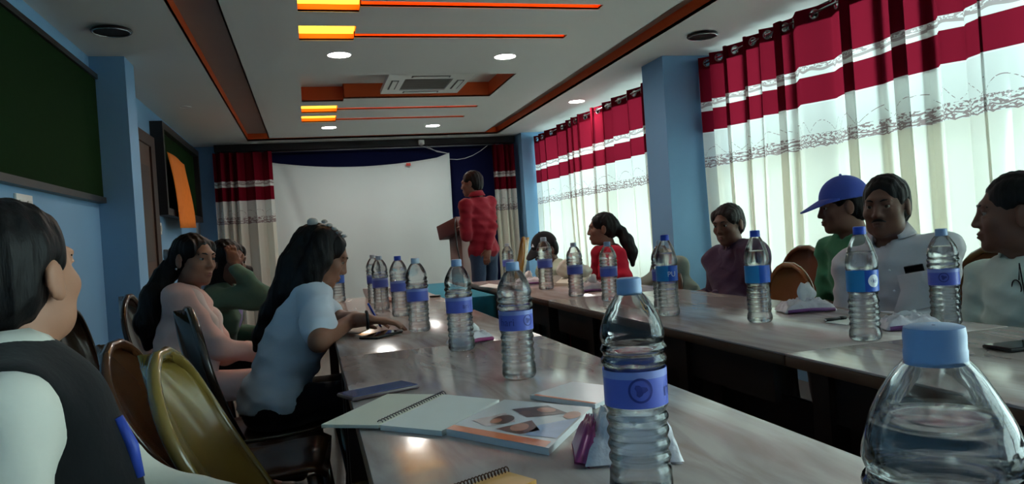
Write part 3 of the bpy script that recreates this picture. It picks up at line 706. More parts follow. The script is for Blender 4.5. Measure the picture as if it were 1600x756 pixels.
# open notebook
nbk = thing('open_notebook', 'open spiral notebook with blank cream pages overhanging the table edge', 'notebook', tuple(onz(645, 643, TAB+.004)))
slab('page', [(502, 663), (591, 664), (693, 616), (606, 615)], .006, paper_c, None, None, z=TAB+.004, parent=nbk)
slab('page', [(594, 664), (690, 673), (780, 624), (695, 616)], .009, paper, None, None, z=TAB+.001, parent=nbk)
s0, s1 = onz(592, 664, TAB+.006), onz(694, 616, TAB+.006); nc = np.array(nbk.location)
for i in range(26):
    p = s0+(s1-s0)*(i+.5)/26-nc; d = (s1-s0)/np.linalg.norm(s1-s0); nrm = np.array([-d[1], d[0], 0])
    MB().tube([p+nrm*.006*math.cos(a)+np.array([0, 0, .006*math.sin(a)+.002]) for a in np.linspace(0, 2*math.pi, 10, endpoint=False)], .0011, 5, closed=True).build('spiral_ring', mat('spiral_wire', (92, 86, 90), .4, metal=.7), nbk, True)
# magazine
C4 = [(697, 670), (857, 700), (925, 636), (788, 624)]
mg, mc = slab('magazine', C4, .011, glossy_w, 'glossy magazine with diamond shaped photos and an orange stripe on its cover', 'magazine')
Q = [onz(a, b, TAB+.012)-np.array([mc[0], mc[1], TAB+.0008]) for a, b in C4]
def mq(u, v): return (Q[0]*(1-u)+Q[1]*u)*(1-v)+(Q[3]*(1-u)+Q[2]*u)*v
def mpatch(uvs, m, name, h=.0004):
    V = [mq(u, v)+np.array([0, 0, h]) for u, v in uvs]; link(name, me_from(name, V, [tuple(range(len(V)))], m), mg)
mpatch([(0, 0), (.97, 0), (.97, .12), (0, .12)], mat('stripe_orange', (222, 112, 62), .3), 'cover_stripe')
ph1 = mat('photo_dark', (70, 48, 48), .3, var=.6, nscale=40); ph2 = mat('photo_brown', (96, 62, 50), .3, var=.6, nscale=45); ph3 = mat('photo_blue', (140, 160, 190), .3, var=.25, nscale=30); ph4 = mat('photo_skin', (176, 112, 88), .3, var=.3, nscale=60); ph5 = mat('photo_pale', (190, 170, 168), .3, var=.25, nscale=40)
def ellp(u, v, a, b, n=14): return [(u+a*math.cos(t), v+b*math.sin(t)) for t in np.linspace(0, 2*math.pi, n, endpoint=False)]
mpatch([(.08, .3), (.3, .2), (.48, .42), (.26, .6)], ph5, 'cover_photo'); mpatch(ellp(.34, .42, .1, .13), ph1, 'cover_photo', .0007); mpatch(ellp(.3, .36, .05, .07), ph4, 'cover_photo', .001)
mpatch([(.26, .72), (.52, .55), (.84, .78), (.55, .93)], ph1, 'cover_photo'); mpatch(ellp(.6, .8, .1, .07), ph4, 'cover_photo', .0007); mpatch(ellp(.44, .66, .06, .06), ph2, 'cover_photo', .0007)
mpatch([(.4, .18), (.66, .16), (.78, .3), (.6, .5)], ph2, 'cover_photo'); mpatch(ellp(.58, .3, .08, .1), ph4, 'cover_photo', .0007)
mpatch([(.7, .16), (.98, .2), (.98, .7), (.72, .42)], ph3, 'cover_photo'); mpatch(ellp(.9, .74, .08, .1), ph4, 'cover_photo', .0007)
b2, _ = slab('booklet', [(828, 617), (930, 632), (985, 606), (895, 596)], .008, glossy_w, 'thin pale booklet with an orange edge line lying behind the magazine', 'booklet')
pp = [onz(a, b, TAB+.0095)-np.array(b2.location) for a, b in ((834, 617), (928, 630.5), (932, 629), (838, 615.5))]; link('edge_line', me_from('edge_line', pp, [(0, 1, 2, 3)], mat('line_orange', (222, 120, 80), .4)), b2)
# phones
def phone(px, label, sm, case=None):
    P = [onz(a, b, TAB+.011) for a, b in px]; c = sum(P)/4; u = (P[1]-P[0]+P[2]-P[3])/2; v = (P[3]-P[0]+P[2]-P[1])/2
    l, w = np.linalg.norm(u), np.linalg.norm(v); l = min(max(l, .14), .165); w = min(max(w, .068), .078)
    t = thing('mobile_phone', label, 'phone', (c[0], c[1], TAB+.0005), math.atan2(u[1], u[0]))
    MB().rbox(-l/2, l/2, -w/2, w/2, 0, .009, .004).autosmooth('casing', case or black_pl, t)
    MB().rbox(-l/2+.004, l/2-.004, -w/2+.003, w/2-.003, .0088, .0096, .0003).build('screen', sm, t)
scr_b = mat('phone_screen_bluish', (84, 96, 140), .08, .6, var=.25, nscale=20); scr_k = mat('phone_screen_black', (14, 14, 18), .06, .6)
phone([(525, 612), (641, 591), (647, 600), (546, 622)], 'phone with bluish screen and brown casing above the open notebook', scr_b, mat('brown_case', (84, 66, 68), .4))
phone([(562, 525), (618, 510), (628, 516), (572, 530)], 'black phone lying beside the hands of the writing woman', scr_k)
phone([(1552, 535), (1640, 520), (1660, 540), (1560, 546)], 'black phone in front of the man with hanging glasses', scr_k)
phone([(905, 753), (905, 850), (831, 850), (831, 753)], 'black phone at the near table edge beside the orange spiral pad', scr_k)
# orange spiral pad, close
sp_t = thing('spiral_pad', 'orange and cream spiral bound pad at the near table edge beside the magazine', 'notebook', tuple(onz(790, 775, TAB+.001)))
slab('cover', [(690, 772), (792, 736), (838, 749), (742, 790)], .006, mat('pad_cover', (226, 164, 84), .4, var=.35, nscale=9), None, None, parent=sp_t)
q0, q1 = onz(698, 769, TAB+.006), onz(794, 736, TAB+.006); pc = np.array(sp_t.location)
for i in range(18):
    p = q0+(q1-q0)*(i+.5)/18-pc; d = (q1-q0)/np.linalg.norm(q1-q0); nrm = np.array([-d[1], d[0], 0])
    MB().tube([p+nrm*.005*math.cos(a)+np.array([0, 0, .005*math.sin(a)+.002]) for a in np.linspace(0, 2*math.pi, 10, endpoint=False)], .001, 5, closed=True).build('spiral_ring', mat('spiral_wire_brown', (96, 60, 40), .4, metal=.5), sp_t, True)
# papers and pen under the writing woman's hands
slab('writing_paper', [(518, 518), (560, 520), (606, 501), (560, 498)], .003, paper, 'white paper pad under the hands of the writing woman', 'paper')
slab('loose_paper', [(748, 447), (778, 450), (792, 446), (764, 443)], .002, paper, 'loose white sheets near the corner of the window row tables', 'paper')
slab('paper_stack', [(868, 442), (905, 443), (920, 430), (884, 428)], .018, paper_c, 'stack of papers and books in front of the person in the black cap', 'papers')
slab('loose_sheet', [(1290, 503), (1322, 507), (1350, 500), (1318, 496)], .002, paper, 'small white sheet with a pen on it before the blue capped man', 'paper')
def pen(px0, px1, label, m, r=.005, z=TAB+.0075):
    a, b = onz(*px0, z), onz(*px1, z); c = (a+b)/2; t = thing('pen', label, 'pen', (c[0], c[1], z)); d = (b-a)/np.linalg.norm(b-a); L = min(.14, np.linalg.norm(b-a))
    MB().tube([-d*L/2, d*L*.2], r, 10).build('barrel', m, t, True); MB().tube([d*L*.2, d*L*.5], r*1.15, 10).build('pen_cap', black_pl, t, True); MB().tube([-d*L*.5, -d*L*.56], [r, .001], 8).build('tip', chrome, t, True)
pen((1290, 500), (1321, 496), 'black pen lying on the small sheet before the blue capped man', black_pl)
# tissue packs
wrapm = mat('tissue_wrap', (214, 206, 212), .3, .5, var=.08, nscale=30, bump=.5, bscale=45); tuft_m = mat('tissue', (232, 230, 230), .85, .1, var=.03, bump=.3, bscale=60); mag = mat('pack_magenta', (150, 52, 110), .35, var=.2, nscale=40); purp = mat('pack_purple_edge', (138, 84, 140), .4, var=.2)
def pillow(L, Wd, H, seed, n=18, crumple=.004):
    rnd = random.Random(seed); ph = [rnd.uniform(0, 6) for _ in range(6)]; V = []; F = []
    for j in range(n+1):
        for i in range(n+1):
            u, v = i/n*2-1, j/n*2-1; e = (1-abs(u)**4)*(1-abs(v)**4)
            V.append((u*L/2*(1-.04*math.cos(v*3)), v*Wd/2*(1-.05*math.cos(u*3)), .004+H*e**.5+crumple*e*(math.sin(9*u+ph[0]+4*v)+math.sin(13*v+ph[1]-5*u)+math.sin(17*u+11*v+ph[2]))))
    k = len(V)
    for j in range(n+1):
        for i in range(n+1): v = V[j*(n+1)+i]; V.append((v[0]*.98, v[1]*.98, 0.0005))
    for j in range(n):
        for i in range(n):
            a = j*(n+1)+i; F.append((a, a+1, a+n+2, a+n+1)); F.append((k+a, k+a+n+1, k+a+n+2, k+a+1))
    return V, F
def tuft(c, h, w, seed):
    rnd = random.Random(seed); b = []
    V = []; F = []; n = 14; ph = [rnd.uniform(0, 6) for _ in range(4)]
    for j in range(9):
        t = j/8
        for i in range(n):
            a = 2*math.pi*i/n; r = w*(.55+.7*math.sin(t*2.2))*(1-.55*t)*(1+.35*math.sin(3*a+ph[0]+3*t)+.2*math.sin(5*a+ph[1]-4*t)); z = h*t*(1+.2*math.sin(2*a+ph[2])*t)
            V.append((c[0]+r*math.cos(a)+.25*w*t, c[1]+r*math.sin(a)*.6, c[2]+z))
    for j in range(8):
        for i in range(n): F.append((j*n+i, j*n+(i+1) % n, (j+1)*n+(i+1) % n, (j+1)*n+i))
    F.append(tuple(8*n+i for i in range(n)))
    return V, F
def tissue_pack(p, rz, label, L=.15, Wd=.09, H=.03, th=.05, seed=1, edge=purp):
    t = thing('tissue_pack', label, 'tissue pack', (p[0], p[1], TAB+.0005), rz)
    V, F = pillow(L, Wd, H, seed); link('wrapper', me_from('wrapper', V, F, wrapm, True), t)
    b = MB(); b.tube([(-L/2+.006, -Wd/2-.001, .007), (0, -Wd/2+.001, .010), (L/2-.006, -Wd/2-.001, .007)], .006, 8); b.build('edge_stripe', edge, t, True)
    if th: V, F = tuft((0, 0, H*.8), th, .03, seed+5); link('tissue_tuft', me_from('tissue_tuft', V, F, tuft_m, True), t)
tissue_pack(onz(1258, 486, TAB), -.25, 'white tissue pack with purple edge and pulled out tissue before the green shirted man', .17, .11, .035, .06, 3)
tissue_pack(onz(1418, 512, TAB), -.3, 'white tissue pack with purple edge half behind the light blue capped bottle', .15, .1, .03, .02, 4)
tissue_pack(onz(735, 535, TAB), .5, 'small crumpled white tissue pack behind a bottle on the notebook row', .13, .08, .03, .03, 5, mag)
tissue_pack(onz(925, 455, TAB), -.2, 'white tissue pack with pulled out tissue near the woman in red', .17, .1, .04, .05, 6)
tissue_pack(onz(826, 444, TAB), -.3, 'crumpled tissue pack at the far table end beside the loose sheets', .18, .1, .035, .05, 7)
# crumpled magenta and white pack by the emblem bottle
t = thing('crumpled_wrapper', 'crumpled white wrapper with magenta end standing behind the emblem bottle', 'wrapper', tuple(onz(985, 712, TAB+.0005)), -.3)
V, F = pillow(.13, .1, .055, 21, 20, .009); link('wrapper', me_from('wrapper', V, F, wrapm, True), t)
V, F = tuft((.0, .0, .035), .05, .035, 23); link('tissue_tuft', me_from('tissue_tuft', V, F, tuft_m, True), t)
V, F = pillow(.022, .1, .05, 25, 12, .004); Mx = Matrix.Rotation(.35, 4, 'Y'); link('magenta_end', me_from('magenta_end', [tuple(Vector((-.072, 0, .004))+Mx@Vector(v)) for v in V], F, mag, True), t)
# cups and little things at the far end of the notebook row
def cup(p, label):
    t = thing('tea_cup', label, 'cup', (p[0], p[1], TAB+.0005)); MB().lathe([(.02, 0), (.022, .003), (.032, .03), (.036, .058), (.034, .058), (.03, .03), (.018, .006), (.001, .005)], 24).autosmooth('cup_body', paper, t)
    MB().tube([(.034+.018*math.sin(a), 0, .033-.018*math.cos(a)) for a in np.linspace(0.2, 2.9, 9)], .0035, 6).build('handle', paper, t, True)
cup(onz(577, 465, TAB), 'white tea cup at the far end of the notebook row'); cup(onz(617, 464, TAB), 'white tea cup behind the dark blue capped bottle')
t = thing('lens_cap', 'small round black disc near the table corner by the teal cloth', 'disc', tuple(onz(680, 464, TAB+.0005))); MB().lathe([(.03, 0), (.033, .004), (.03, .01), (.001, .012)], 24).autosmooth('disc', black_pl, t)
t, _ = slab('snack_packet', [(598, 468), (626, 470), (636, 466), (608, 464)], .012, mat('brown_snack', (140, 92, 72), .5, var=.3, nscale=60), 'small brown snack packet beside the tea cup', 'snack')
t, _ = slab('dark_folder', [(497, 484), (514, 484), (519, 473), (502, 472)], .02, mat('folder_dark', (46, 44, 46), .5), 'dark folder lying behind the writing woman at the table end', 'folder')

# ================================================================== CHAIRS
def plastic(name, rgb): return mat(name, rgb, .22, .5, var=.18, nscale=7, coat=.3)
def chair(x, y, face, m, label, rec=.36, back=True, top=.90, group='moulded plastic chairs'):
    t = thing('plastic_chair', label, 'chair', (x, y, 0), face-math.pi/2, group)
    # seat: dished panel
    V = []; F = []; n = 12
    for j in range(n+1):
        for i in range(n+1):
            u, v = i/n*2-1, j/n
            w = .215-.02*(1-v); V.append((u*w, -.2+.42*v, .43+.02*v+.018*abs(u)**3-.012*math.sin(v*3.1)-.03*max(0, v-.9)/.1))
    for j in range(n):
        for i in range(n): a = j*(n+1)+i; F.append((a, a+1, a+n+2, a+n+1))
    s = link('seat', me_from('seat', V, F, m, True), t); md = s.modifiers.new('s', 'SOLIDIFY'); md.thickness = .014; md.offset = -1
    # back: tall oval shell, reclined
    V = []; F = []; nu, nv = 14, 18; rim = []; H = top-.40
    def bpnt(u, v):
        w = .075+.145*math.sqrt(max(0, 1-((v-.56)/.60)**2)) if v < .56 else .22*math.sqrt(max(0.0, 1-((v-.56)/.44)**2))
        return Vector((u*w, -.19-math.sin(rec)*H*v+.05*(u*u)-.03*math.sin(v*3.1), .40+H*v*math.cos(rec)/math.cos(.2)))
    for j in range(nv+1):
        for i in range(nu+1): V.append(tuple(bpnt(i/nu*2-1, min(.998, j/nv))))
    for j in range(nv):
        for i in range(nu): a = j*(nu+1)+i; F.append((a, a+1, a+nu+2, a+nu+1))
    b = link('backrest', me_from('backrest', V, F, m, True), t); md = b.modifiers.new('s', 'SOLIDIFY'); md.thickness = .010
    path = [bpnt(-1, v) for v in np.linspace(0, .99, 22)]+[bpnt(1, v) for v in np.linspace(.99, 0, 22)]
    MB().tube(path, .015, 8).build('back_rim', m, b, True)
    for sx in (-1, 1):
        MB().tube([(sx*.19, .18, .43), (sx*.205, .21, .2), (sx*.215, .22, 0)], [.022, .019, .016], 8).build('leg', m, t, True)
        MB().tube([(sx*.18, -.17, .43), (sx*.2, -.23, .2), (sx*.21, -.27, 0)], [.022, .019, .016], 8).build('leg', m, t, True)
    return t
br1 = plastic('plastic_dark_brown', (78, 46, 26)); br2 = plastic('plastic_olive', (124, 102, 48)); br3 = plastic('plastic_brown_black', (46, 34, 24)); br4 = plastic('plastic_amber', (150, 112, 52)); br5 = plastic('plastic_chestnut', (112, 72, 50))

# ================================================================== PEOPLE
skinA = mat('skin_brown', (142, 96, 76), .5, .4, var=.1, nscale=14); skinB = mat('skin_dark_brown', (112, 76, 62), .5, .4, var=.1, nscale=14); skinC = mat('skin_light_brown', (168, 118, 94), .5, .4, var=.08, nscale=14)
hair_m = mat('black_hair', (17, 15, 16), .55, .25, var=.3, nscale=50, bump=.35, bscale=90, stretch=(1, 1, .15)); hair_g = mat('greying_hair', (38, 36, 36), .6, .3, var=.4, nscale=60, bump=.4, bscale=90)
eye_w = mat('eye_white', (140, 130, 122), .3); eye_d = mat('eye_iris', (26, 18, 14), .2); lipm = mat('lips_brown', (120, 66, 60), .45); lip_d = mat('lips_dark_brown', (88, 54, 48), .45)
def cloth(name, rgb, bump=.25, bs=22, var=.06, rough=.85): return mat(name, rgb, rough, .2, var=var, nscale=10, bump=bump, bscale=bs, sheen=.1)
def unit(v): v = np.array(v, float); return v/np.linalg.norm(v)
def headmat(f, tilt=0):
    f = unit(f); r = unit(np.cross(f, (0, 0, 1))); u = np.cross(r, f)
    c, s = math.cos(tilt), math.sin(tilt); r2 = r*c+u*s; u2 = u*c-r*s
    return np.stack([r2, f, u2], 1)     # columns: right, forward, up
def ik(a, b, l1, l2, pole):
    d = b-a; L = np.linalg.norm(d); mx = (l1+l2)*.995
    if L > mx: b = a+d/L*mx; d = b-a; L = mx
    x = (l1*l1-l2*l2+L*L)/(2*L); h = math.sqrt(max(l1*l1-x*x, 1e-6)); n = d/L; p = np.array(pole, float); p = p-n*(p@n); p = unit(p)
    return a+n*x+p*h, b
def add_head(S, c, H, s, fem=False):
    P = lambda x, y, z: c+H@(np.array([x, y, z])*s)
    E = lambda x, y, z, a, b, d, k=.02, op='u': S.ell(P(x, y, z), np.array([a, b, d])*s, H, k*s, op)
    jw = .9 if fem else 1.0
    E(0, -.014, .030, .074, .094, .084); E(0, .028, -.028, .060*jw+.002, .066, .088, .03); E(0, .036, -.078, .047*jw, .046, .034, .03); E(0, .074, -.101, .018*jw, .016, .014, .025)
    for q in (-1, 1):
        E(q*.041, .060, -.026, .022, .022, .020, .025); E(q*.045, .02, -.075, .016, .03, .028, .03)
        E(q*.079, -.010, -.008, .007, .019, .032, .008); E(q*.080, -.004, -.030, .006, .010, .012, .008)
    E(0, .082, .026, .048, .013, .011, .02)
    for q in (-1, 1): E(q*.031, .099, .004, .017, .015, .0105, .012, 's')
    S.cap(P(0, .089, .012), P(0, .1055, -.030), .0075*s, .0115*s, .012*s)
    for q in (-1, 1): E(q*.0125, .096, -.034, .0085, .010, .008, .008)
    E(0, .093, -.060, .021, .010, .0065, .008); E(0, .0915, -.0715, .018, .010, .0075, .008); E(0, .105, -.0658, .024, .0062, .0018, .003, 's')
    for q in (-1, 1): E(q*.031, .0815, .011, .0165, .0105, .0045, .006); E(q*.031, .0795, -.0065, .0155, .010, .0040, .006)
def face_parts(t, base, c, H, s, lips, brow, hasbrow=True):
    P = lambda x, y, z: Vector(c+H@(np.array([x, y, z])*s)-base)
    M4 = Matrix([list(H[i])+[0] for i in range(3)]+[[0, 0, 0, 1]])
    for q in (-1, 1):
        b = MB(); b.sphere((0, 0, 0), .0118*s, 14); b.sphere((0, .0072*s, 0), .0074*s, 10, 1, (1, .72, 1)); V = [P(q*.031, .0775, .003)+M4@Vector(v) for v in b.V]; b.V = V; b.build('eye', [eye_w, eye_d], t, True)
        path = [P(q*x, y, z) for x, y, z in ((.012, .0945, .0225), (.024, .0945, .0275), (.037, .087, .0275), (.049, .075, .021))]
        if hasbrow: MB().tube(path, [.0028*s, .004*s, .0036*s, .0015*s], 6).build('eyebrow', brow, t, True)
    b = MB()
    for (z, h) in ((-.0605, .0052), (-.0712, .006)):
        b.sphere((0, 0, 0), 1, 14); n = len(b.V)
    k = len(b.V)//2; V = []
    for i, v in enumerate(b.V):
        z, h = ((-.0605, .0050), (-.0712, .006))[i >= k]; V.append(P(v[0]*.0205, .0945-abs(v[0])**2*.009+v[1]*.0095, z+v[2]*h))
    b.V = V; b.build('lips', lips, t, True)
def add_hand(S, w, d, n, side, curl=.5, s=1.0, spread=0.0):
    d = unit(d); n = unit(n-d*(np.array(n)@d)); a = np.cross(d, n)*side     # a points to the thumb side
    M = np.stack([a, d, n], 1)
    S.ell(w+d*.045*s, np.array([.038, .050, .0145])*s, M, .015)
    for i, (off, L) in enumerate(((.027, .068), (.009, .076), (-.010, .070), (-.027, .054))):
        b = w+d*.082*s+a*off*s*.95; c1, c2 = curl*.55, curl*1.25
        dd = unit(d+a*(off*spread*8)); d1 = dd*math.cos(c1)+n*math.sin(c1); d2 = dd*math.cos(c2)+n*math.sin(c2); d3 = dd*math.cos(c2*1.35)+n*math.sin(c2*1.35); L *= s
        p1 = b+d1*L*.45; p2 = p1+d2*L*.32; p3 = p2+d3*L*.26
        S.cap(b-d*.02, p1, .0092*s, .0085*s, .006); S.cap(p1, p2, .0085*s, .0078*s, .003); S.cap(p2, p3, .0078*s, .0066*s, .003)
    tb = w+d*.022*s+a*.028*s; t1 = tb+(a*.75+d*.6+n*.25)*.036*s; t2 = t1+(a*.25+d*.9+n*.3)*.028*s
    S.cap(w+d*.015*s+a*.012*s, tb, .014*s, .0125*s, .012); S.cap(tb, t1, .0118*s, .0098*s, .006); S.cap(t1, t2, .0098*s, .0078*s, .003)
def person(label, head, pelvis, fwd, look, skin, top, bottom, s=1.0, fem=False, tilt=0, hands=None, sleeve='short', hair='short', standing=False,
           hairm=None, lips=None, noise=.008, coarse=.013, headfine=.0055, extra=None, hem=None, curl=.6, wide=1.0, tail=None, brow=True, neckcut=True, legs=True, head_s=None, hand_dirs=None, name='person', poles=None, hands_show=True):
    base = np.array([pelvis[0], pelvis[1], 0.]); t = thing(name, label, 'person', base)
    hc = np.array(head, float); H = headmat(look, tilt); hs = head_s or (.96 if fem else 1.0)
    f = unit((fwd[0], fwd[1], 0)); r = np.array([f[1], -f[0], 0]); up = np.array([0, 0, 1.])
    zp = pelvis[2]; P = np.array([pelvis[0], pelvis[1], zp])
    nk = hc-H[:, 2]*.06*hs-H[:, 1]*.035*hs+np.array([0, 0, -.085])*s-f*.005      # neck base
    sp = unit(nk-P); L = np.linalg.norm(nk-P); fr = unit(f-sp*(f@sp)); rt = np.cross(fr, sp)
    TM = np.stack([rt, fr, sp], 1)
    shw = (.155 if fem else .180)*s*wide; sh = {q: nk+rt*q*shw-sp*.055*s for q in (-1, 1)}
    hips = {q: P+rt*q*.085*s for q in (-1, 1)}
    l1, l2 = .285*s, .250*s
    if standing: hands0 = {q: P+r*q*.24+f*.02+up*-.06 for q in (-1, 1)}
    else: hands0 = {q: P+f*.36+r*q*.14+up*.08 for q in (-1, 1)}
    hands = {**hands0, **(hands or {})}; el = {}; wr_ = {}
    for q in (-1, 1):
        pole = (poles or {}).get(q, -up*.9+r*q*.55-f*.35); el[q], wr_[q] = ik(sh[q], np.array(hands[q], float), l1, l2, pole)
    if standing:
        kn = {q: np.array([hips[q][0], hips[q][1], .50])+f*.01 for q in (-1, 1)}; an = {q: np.array([hips[q][0], hips[q][1], .09])-f*.02 for q in (-1, 1)}
    else:
        kn = {q: hips[q]+f*.40*s+r*q*.05+up*(.50-zp) for q in (-1, 1)}; an = {q: np.array([kn[q][0], kn[q][1], .09])-f*.04 for q in (-1, 1)}
    # ---------------- body (skin): head, neck, trunk core, arms, hands, legs as one surface
    S = Sdf(); B = lambda p: p-base
    add_head(S, B(hc), H, hs, fem)
    nr = .047 if fem else .056
    S.cap(B(hc-H[:, 2]*.07*hs-H[:, 1]*.022*hs), B(nk-sp*.02), nr*hs, (nr+.008)*s, .025)
    S.cap(B(nk-sp*.14), B(P+sp*.12), .075*s, .09*s, .05); S.ell(B(P+sp*L*.68), np.array([.13, .08, .13])*s, TM, .05)
    for q in (-1, 1):
        S.cap(B(nk-sp*.045*s), B(sh[q]), .04*s, .043*s, .04)
        S.cap(B(sh[q]), B(el[q]), .044*s, .036*s, .02); S.cap(B(el[q]), B(wr_[q]), .037*s, .0245*s, .015)
        hd = (hand_dirs or {}).get(q); fd = unit(wr_[q]-el[q])
        hdir, hn = (unit(hd[0]), np.array(hd[1], float)) if hd else (fd, np.array([0, 0, -1.]) if abs(fd[2]) < .9 else f)
        add_hand(S, B(wr_[q]), hdir, hn, -q, curl, s*(.95 if fem else 1.02))
        S.cap(B(hips[q]), B(kn[q]), .06*s, .045*s, .03); S.cap(B(kn[q]), B(an[q]), .045*s, .032*s, .02)
        S.cap(B(an[q]), B(an[q]+f*.12-up*.045), .035, .03, .02)
    fine = [(B(hc), .15*hs, headfine)]
    if hands_show: fine += [(B(wr_[q]+np.array((hand_dirs or {}).get(q, (unit(wr_[q]-el[q]),))[0], float)*.08), .085, .0065) for q in (-1, 1)]
    link('body', S.mesh('body', skin, coarse*1.15, fine), t)
    face_parts(t, base, hc, H, hs, lips or (lipm if fem else lip_d), hairm or hair_m, brow)
    # ---------------- upper garment
    S = Sdf(); o = .014
    ch = np.array([(.132 if fem else .150)*wide, .098, .165])*s; S.ell(B(P+sp*L*.66+fr*.008), ch+o, TM, .05)
    S.ell(B(P+sp*L*.34), np.array([(.122 if fem else .140)*wide, .102, .15])*s+o, TM, .06); S.ell(B(P+sp*.01), np.array([.165*wide, .125, .11])*s+o, TM, .06)
    S.ell(B(nk-sp*.06*s), np.array([.100, .080, .055])*s, TM, .05)
    if fem:
        for q in (-1, 1): S.ell(B(P+sp*L*.62+fr*.075*s+rt*q*.058*s), np.array([.055, .045, .055])*s+o*.6, TM, .05)
    for q in (-1, 1):
        S.cap(B(nk-sp*.035*s), B(sh[q]-sp*.005), .042*s+o, .046*s+o, .045)
        if sleeve in ('short', 'long'):
            e = sh[q]+(el[q]-sh[q])*(.72 if sleeve == 'short' else 1.0)
            S.cap(B(sh[q]), B(e), .048*s+o, (.050 if sleeve == 'short' else .040)*s+o, .03)
            if sleeve == 'long': S.cap(B(el[q]), B(el[q]+(wr_[q]-el[q])*.93), .040*s+o, .028*s+o*.8, .025)
    S.cap(B(nk+sp*.014), B(nk+sp*.16+H[:, 1]*.01), .062*s, .062*s, .008, 's')
    hz = P[2]-.06 if hem is None else hem
    cuts = [((0, 0, hz), (0, 0, -1))]
    if sleeve == 'long': pass
    link('shirt', S.mesh('shirt', top, coarse, [], cuts, noise, 34, (1, 1, 1.4)), t)
    # ---------------- trousers and shoes
    if legs:
        S = Sdf(); S.ell(B(P), np.array([.155*wide, .12, .11])*s+.006, TM, .05)
        for q in (-1, 1):
            S.cap(B(hips[q]), B(kn[q]), .078*s, .062*s, .04); S.cap(B(kn[q]), B(an[q]), .060*s, .05*s, .03)
        link('trousers', S.mesh('trousers', bottom, .016, [], [((0, 0, .07), (0, 0, -1))], .003, 26), t)
        for q in (-1, 1):
            S = Sdf(); a = B(an[q]); S.cap(a+up*(-.035)-f*.03, a-up*.045+f*.13, .044, .04, .02); S.cap(a-up*.02, a-up*.03, .045, .05, .02)
            link('shoe', S.mesh('shoe', mat('shoe_black', (28, 26, 26), .45), .012, [], [((0, 0, .002), (0, 0, -1))]), t)
    # ---------------- hair
    hm = hairm or hair_m; Pp = lambda x, y, z: B(hc)+H@(np.array([x, y, z])*hs); S = Sdf()
    E = lambda x, y, z, a, b, d, k=.015, op='u': S.ell(Pp(x, y, z), np.array([a, b, d])*hs, H, k, op)
    if hair in ('short', 'capped'):
        E(0, -.018, .036, .083, .101, .091); E(0, -.05, -.02, .074, .062, .07, .03)
        E(0, .105, -.045, .070, .075, .100, .012, 's'); E(0, .115, .036, .060, .048, .050, .02, 's')
        for q in (-1, 1): E(q*.085, -.004, -.02, .022, .030, .045, .01, 's'); E(q*.08, .035, -.05, .03, .05, .05, .012, 's')
    else:
        E(0, -.018, .034, .081, .100, .089); E(0, -.046, -.015, .070, .060, .07, .03); 
        E(0, .108, -.045, .072, .076, .118, .02, 's'); E(0, .118, .03, .052, .042, .052, .02, 's')
        for q in (-1, 1):
            if hair != 'long': E(q*.086, -.006, -.03, .02, .026, .04, .01, 's')
            E(q*.058, .03, .05, .022, .04, .04, .02)
    if tail is not None:
        pts = [B(np.array(p[:3], float)) for p in tail]; rs = [p[3] for p in tail]
        for i in range(len(pts)-1): S.cap(pts[i], pts[i+1], rs[i], rs[i+1], .025)
    link('hair', S.mesh('hair', hm, .008, [(B(hc), .13, .0055)], [], .0014, 190, (1, 1, .25)), t)
    info = dict(t=t, base=base, nk=nk, sp=sp, fr=fr, rt=rt, P=P, L=L, sh=sh, el=el, wr=wr_, H=H, hc=hc, hs=hs, f=f, r=r, s=s, TM=TM)
    return info
def collar(I, m, r=.066, h=.035, name='collar', gap=.5):
    """folded shirt collar round the neck"""
    V = []; F = []; n = 30; B = I['base']; nk = I['nk']; s = I['s']
    for i in range(n+1):
        a = -math.pi/2+gap*.5+ (2*math.pi-gap)*i/n + math.pi    # opening at the front
        a = math.pi/2+gap/2+(2*math.pi-gap)*i/n
        d = I['rt']*math.cos(a)+I['fr']*math.sin(a); ctr = nk+I['sp']*.030-I['fr']*.012*math.sin(a)
        z = .01*math.sin(-a)
        for (rr, zz) in ((r*.93, -.02), (r, h*.75+z), (r*1.03, h*.8+z), (r*1.22, h*.1), (r*1.34, -.014)): V.append(ctr+d*rr*s+I['sp']*zz*s-B)
    for i in range(n):
        for j in range(4): a = i*5+j; F.append((a, a+5, a+6, a+1))
    o = link(name, me_from(name, V, F, m, True), I['t']); md = o.modifiers.new('s', 'SOLIDIFY'); md.thickness = .003; return o
def on_chest(I, x, z, d=.0):
    """point on the chest surface: x to the person's right, z up along the spine from the pelvis"""
    if 'bvh' not in I:
        from mathutils.bvhtree import BVHTree
        me = [o for o in I['t'].children if o.name.startswith('shirt')][0].data; I['bvh'] = BVHTree.FromPolygons([v.co.copy() for v in me.vertices], [tuple(p.vertices) for p in me.polygons])
    o_ = I['P']+I['sp']*z+I['rt']*x+I['fr']*.5-I['base']; hit = I['bvh'].ray_cast(Vector(o_), Vector(-I['fr']))
    if hit[0] is not None: return np.array(hit[0])+I['fr']*d
    c = I['P']+I['sp']*I['L']*.66+I['fr']*.008; a, b, cc = .165*I['s'], .113*I['s'], .179*I['s']
    zz = z-I['L']*.66; q = max(0, 1-(x/a)**2-(zz/cc)**2); return c+I['rt']*x+I['sp']*zz+I['fr']*(b*math.sqrt(q)+d)-I['base']
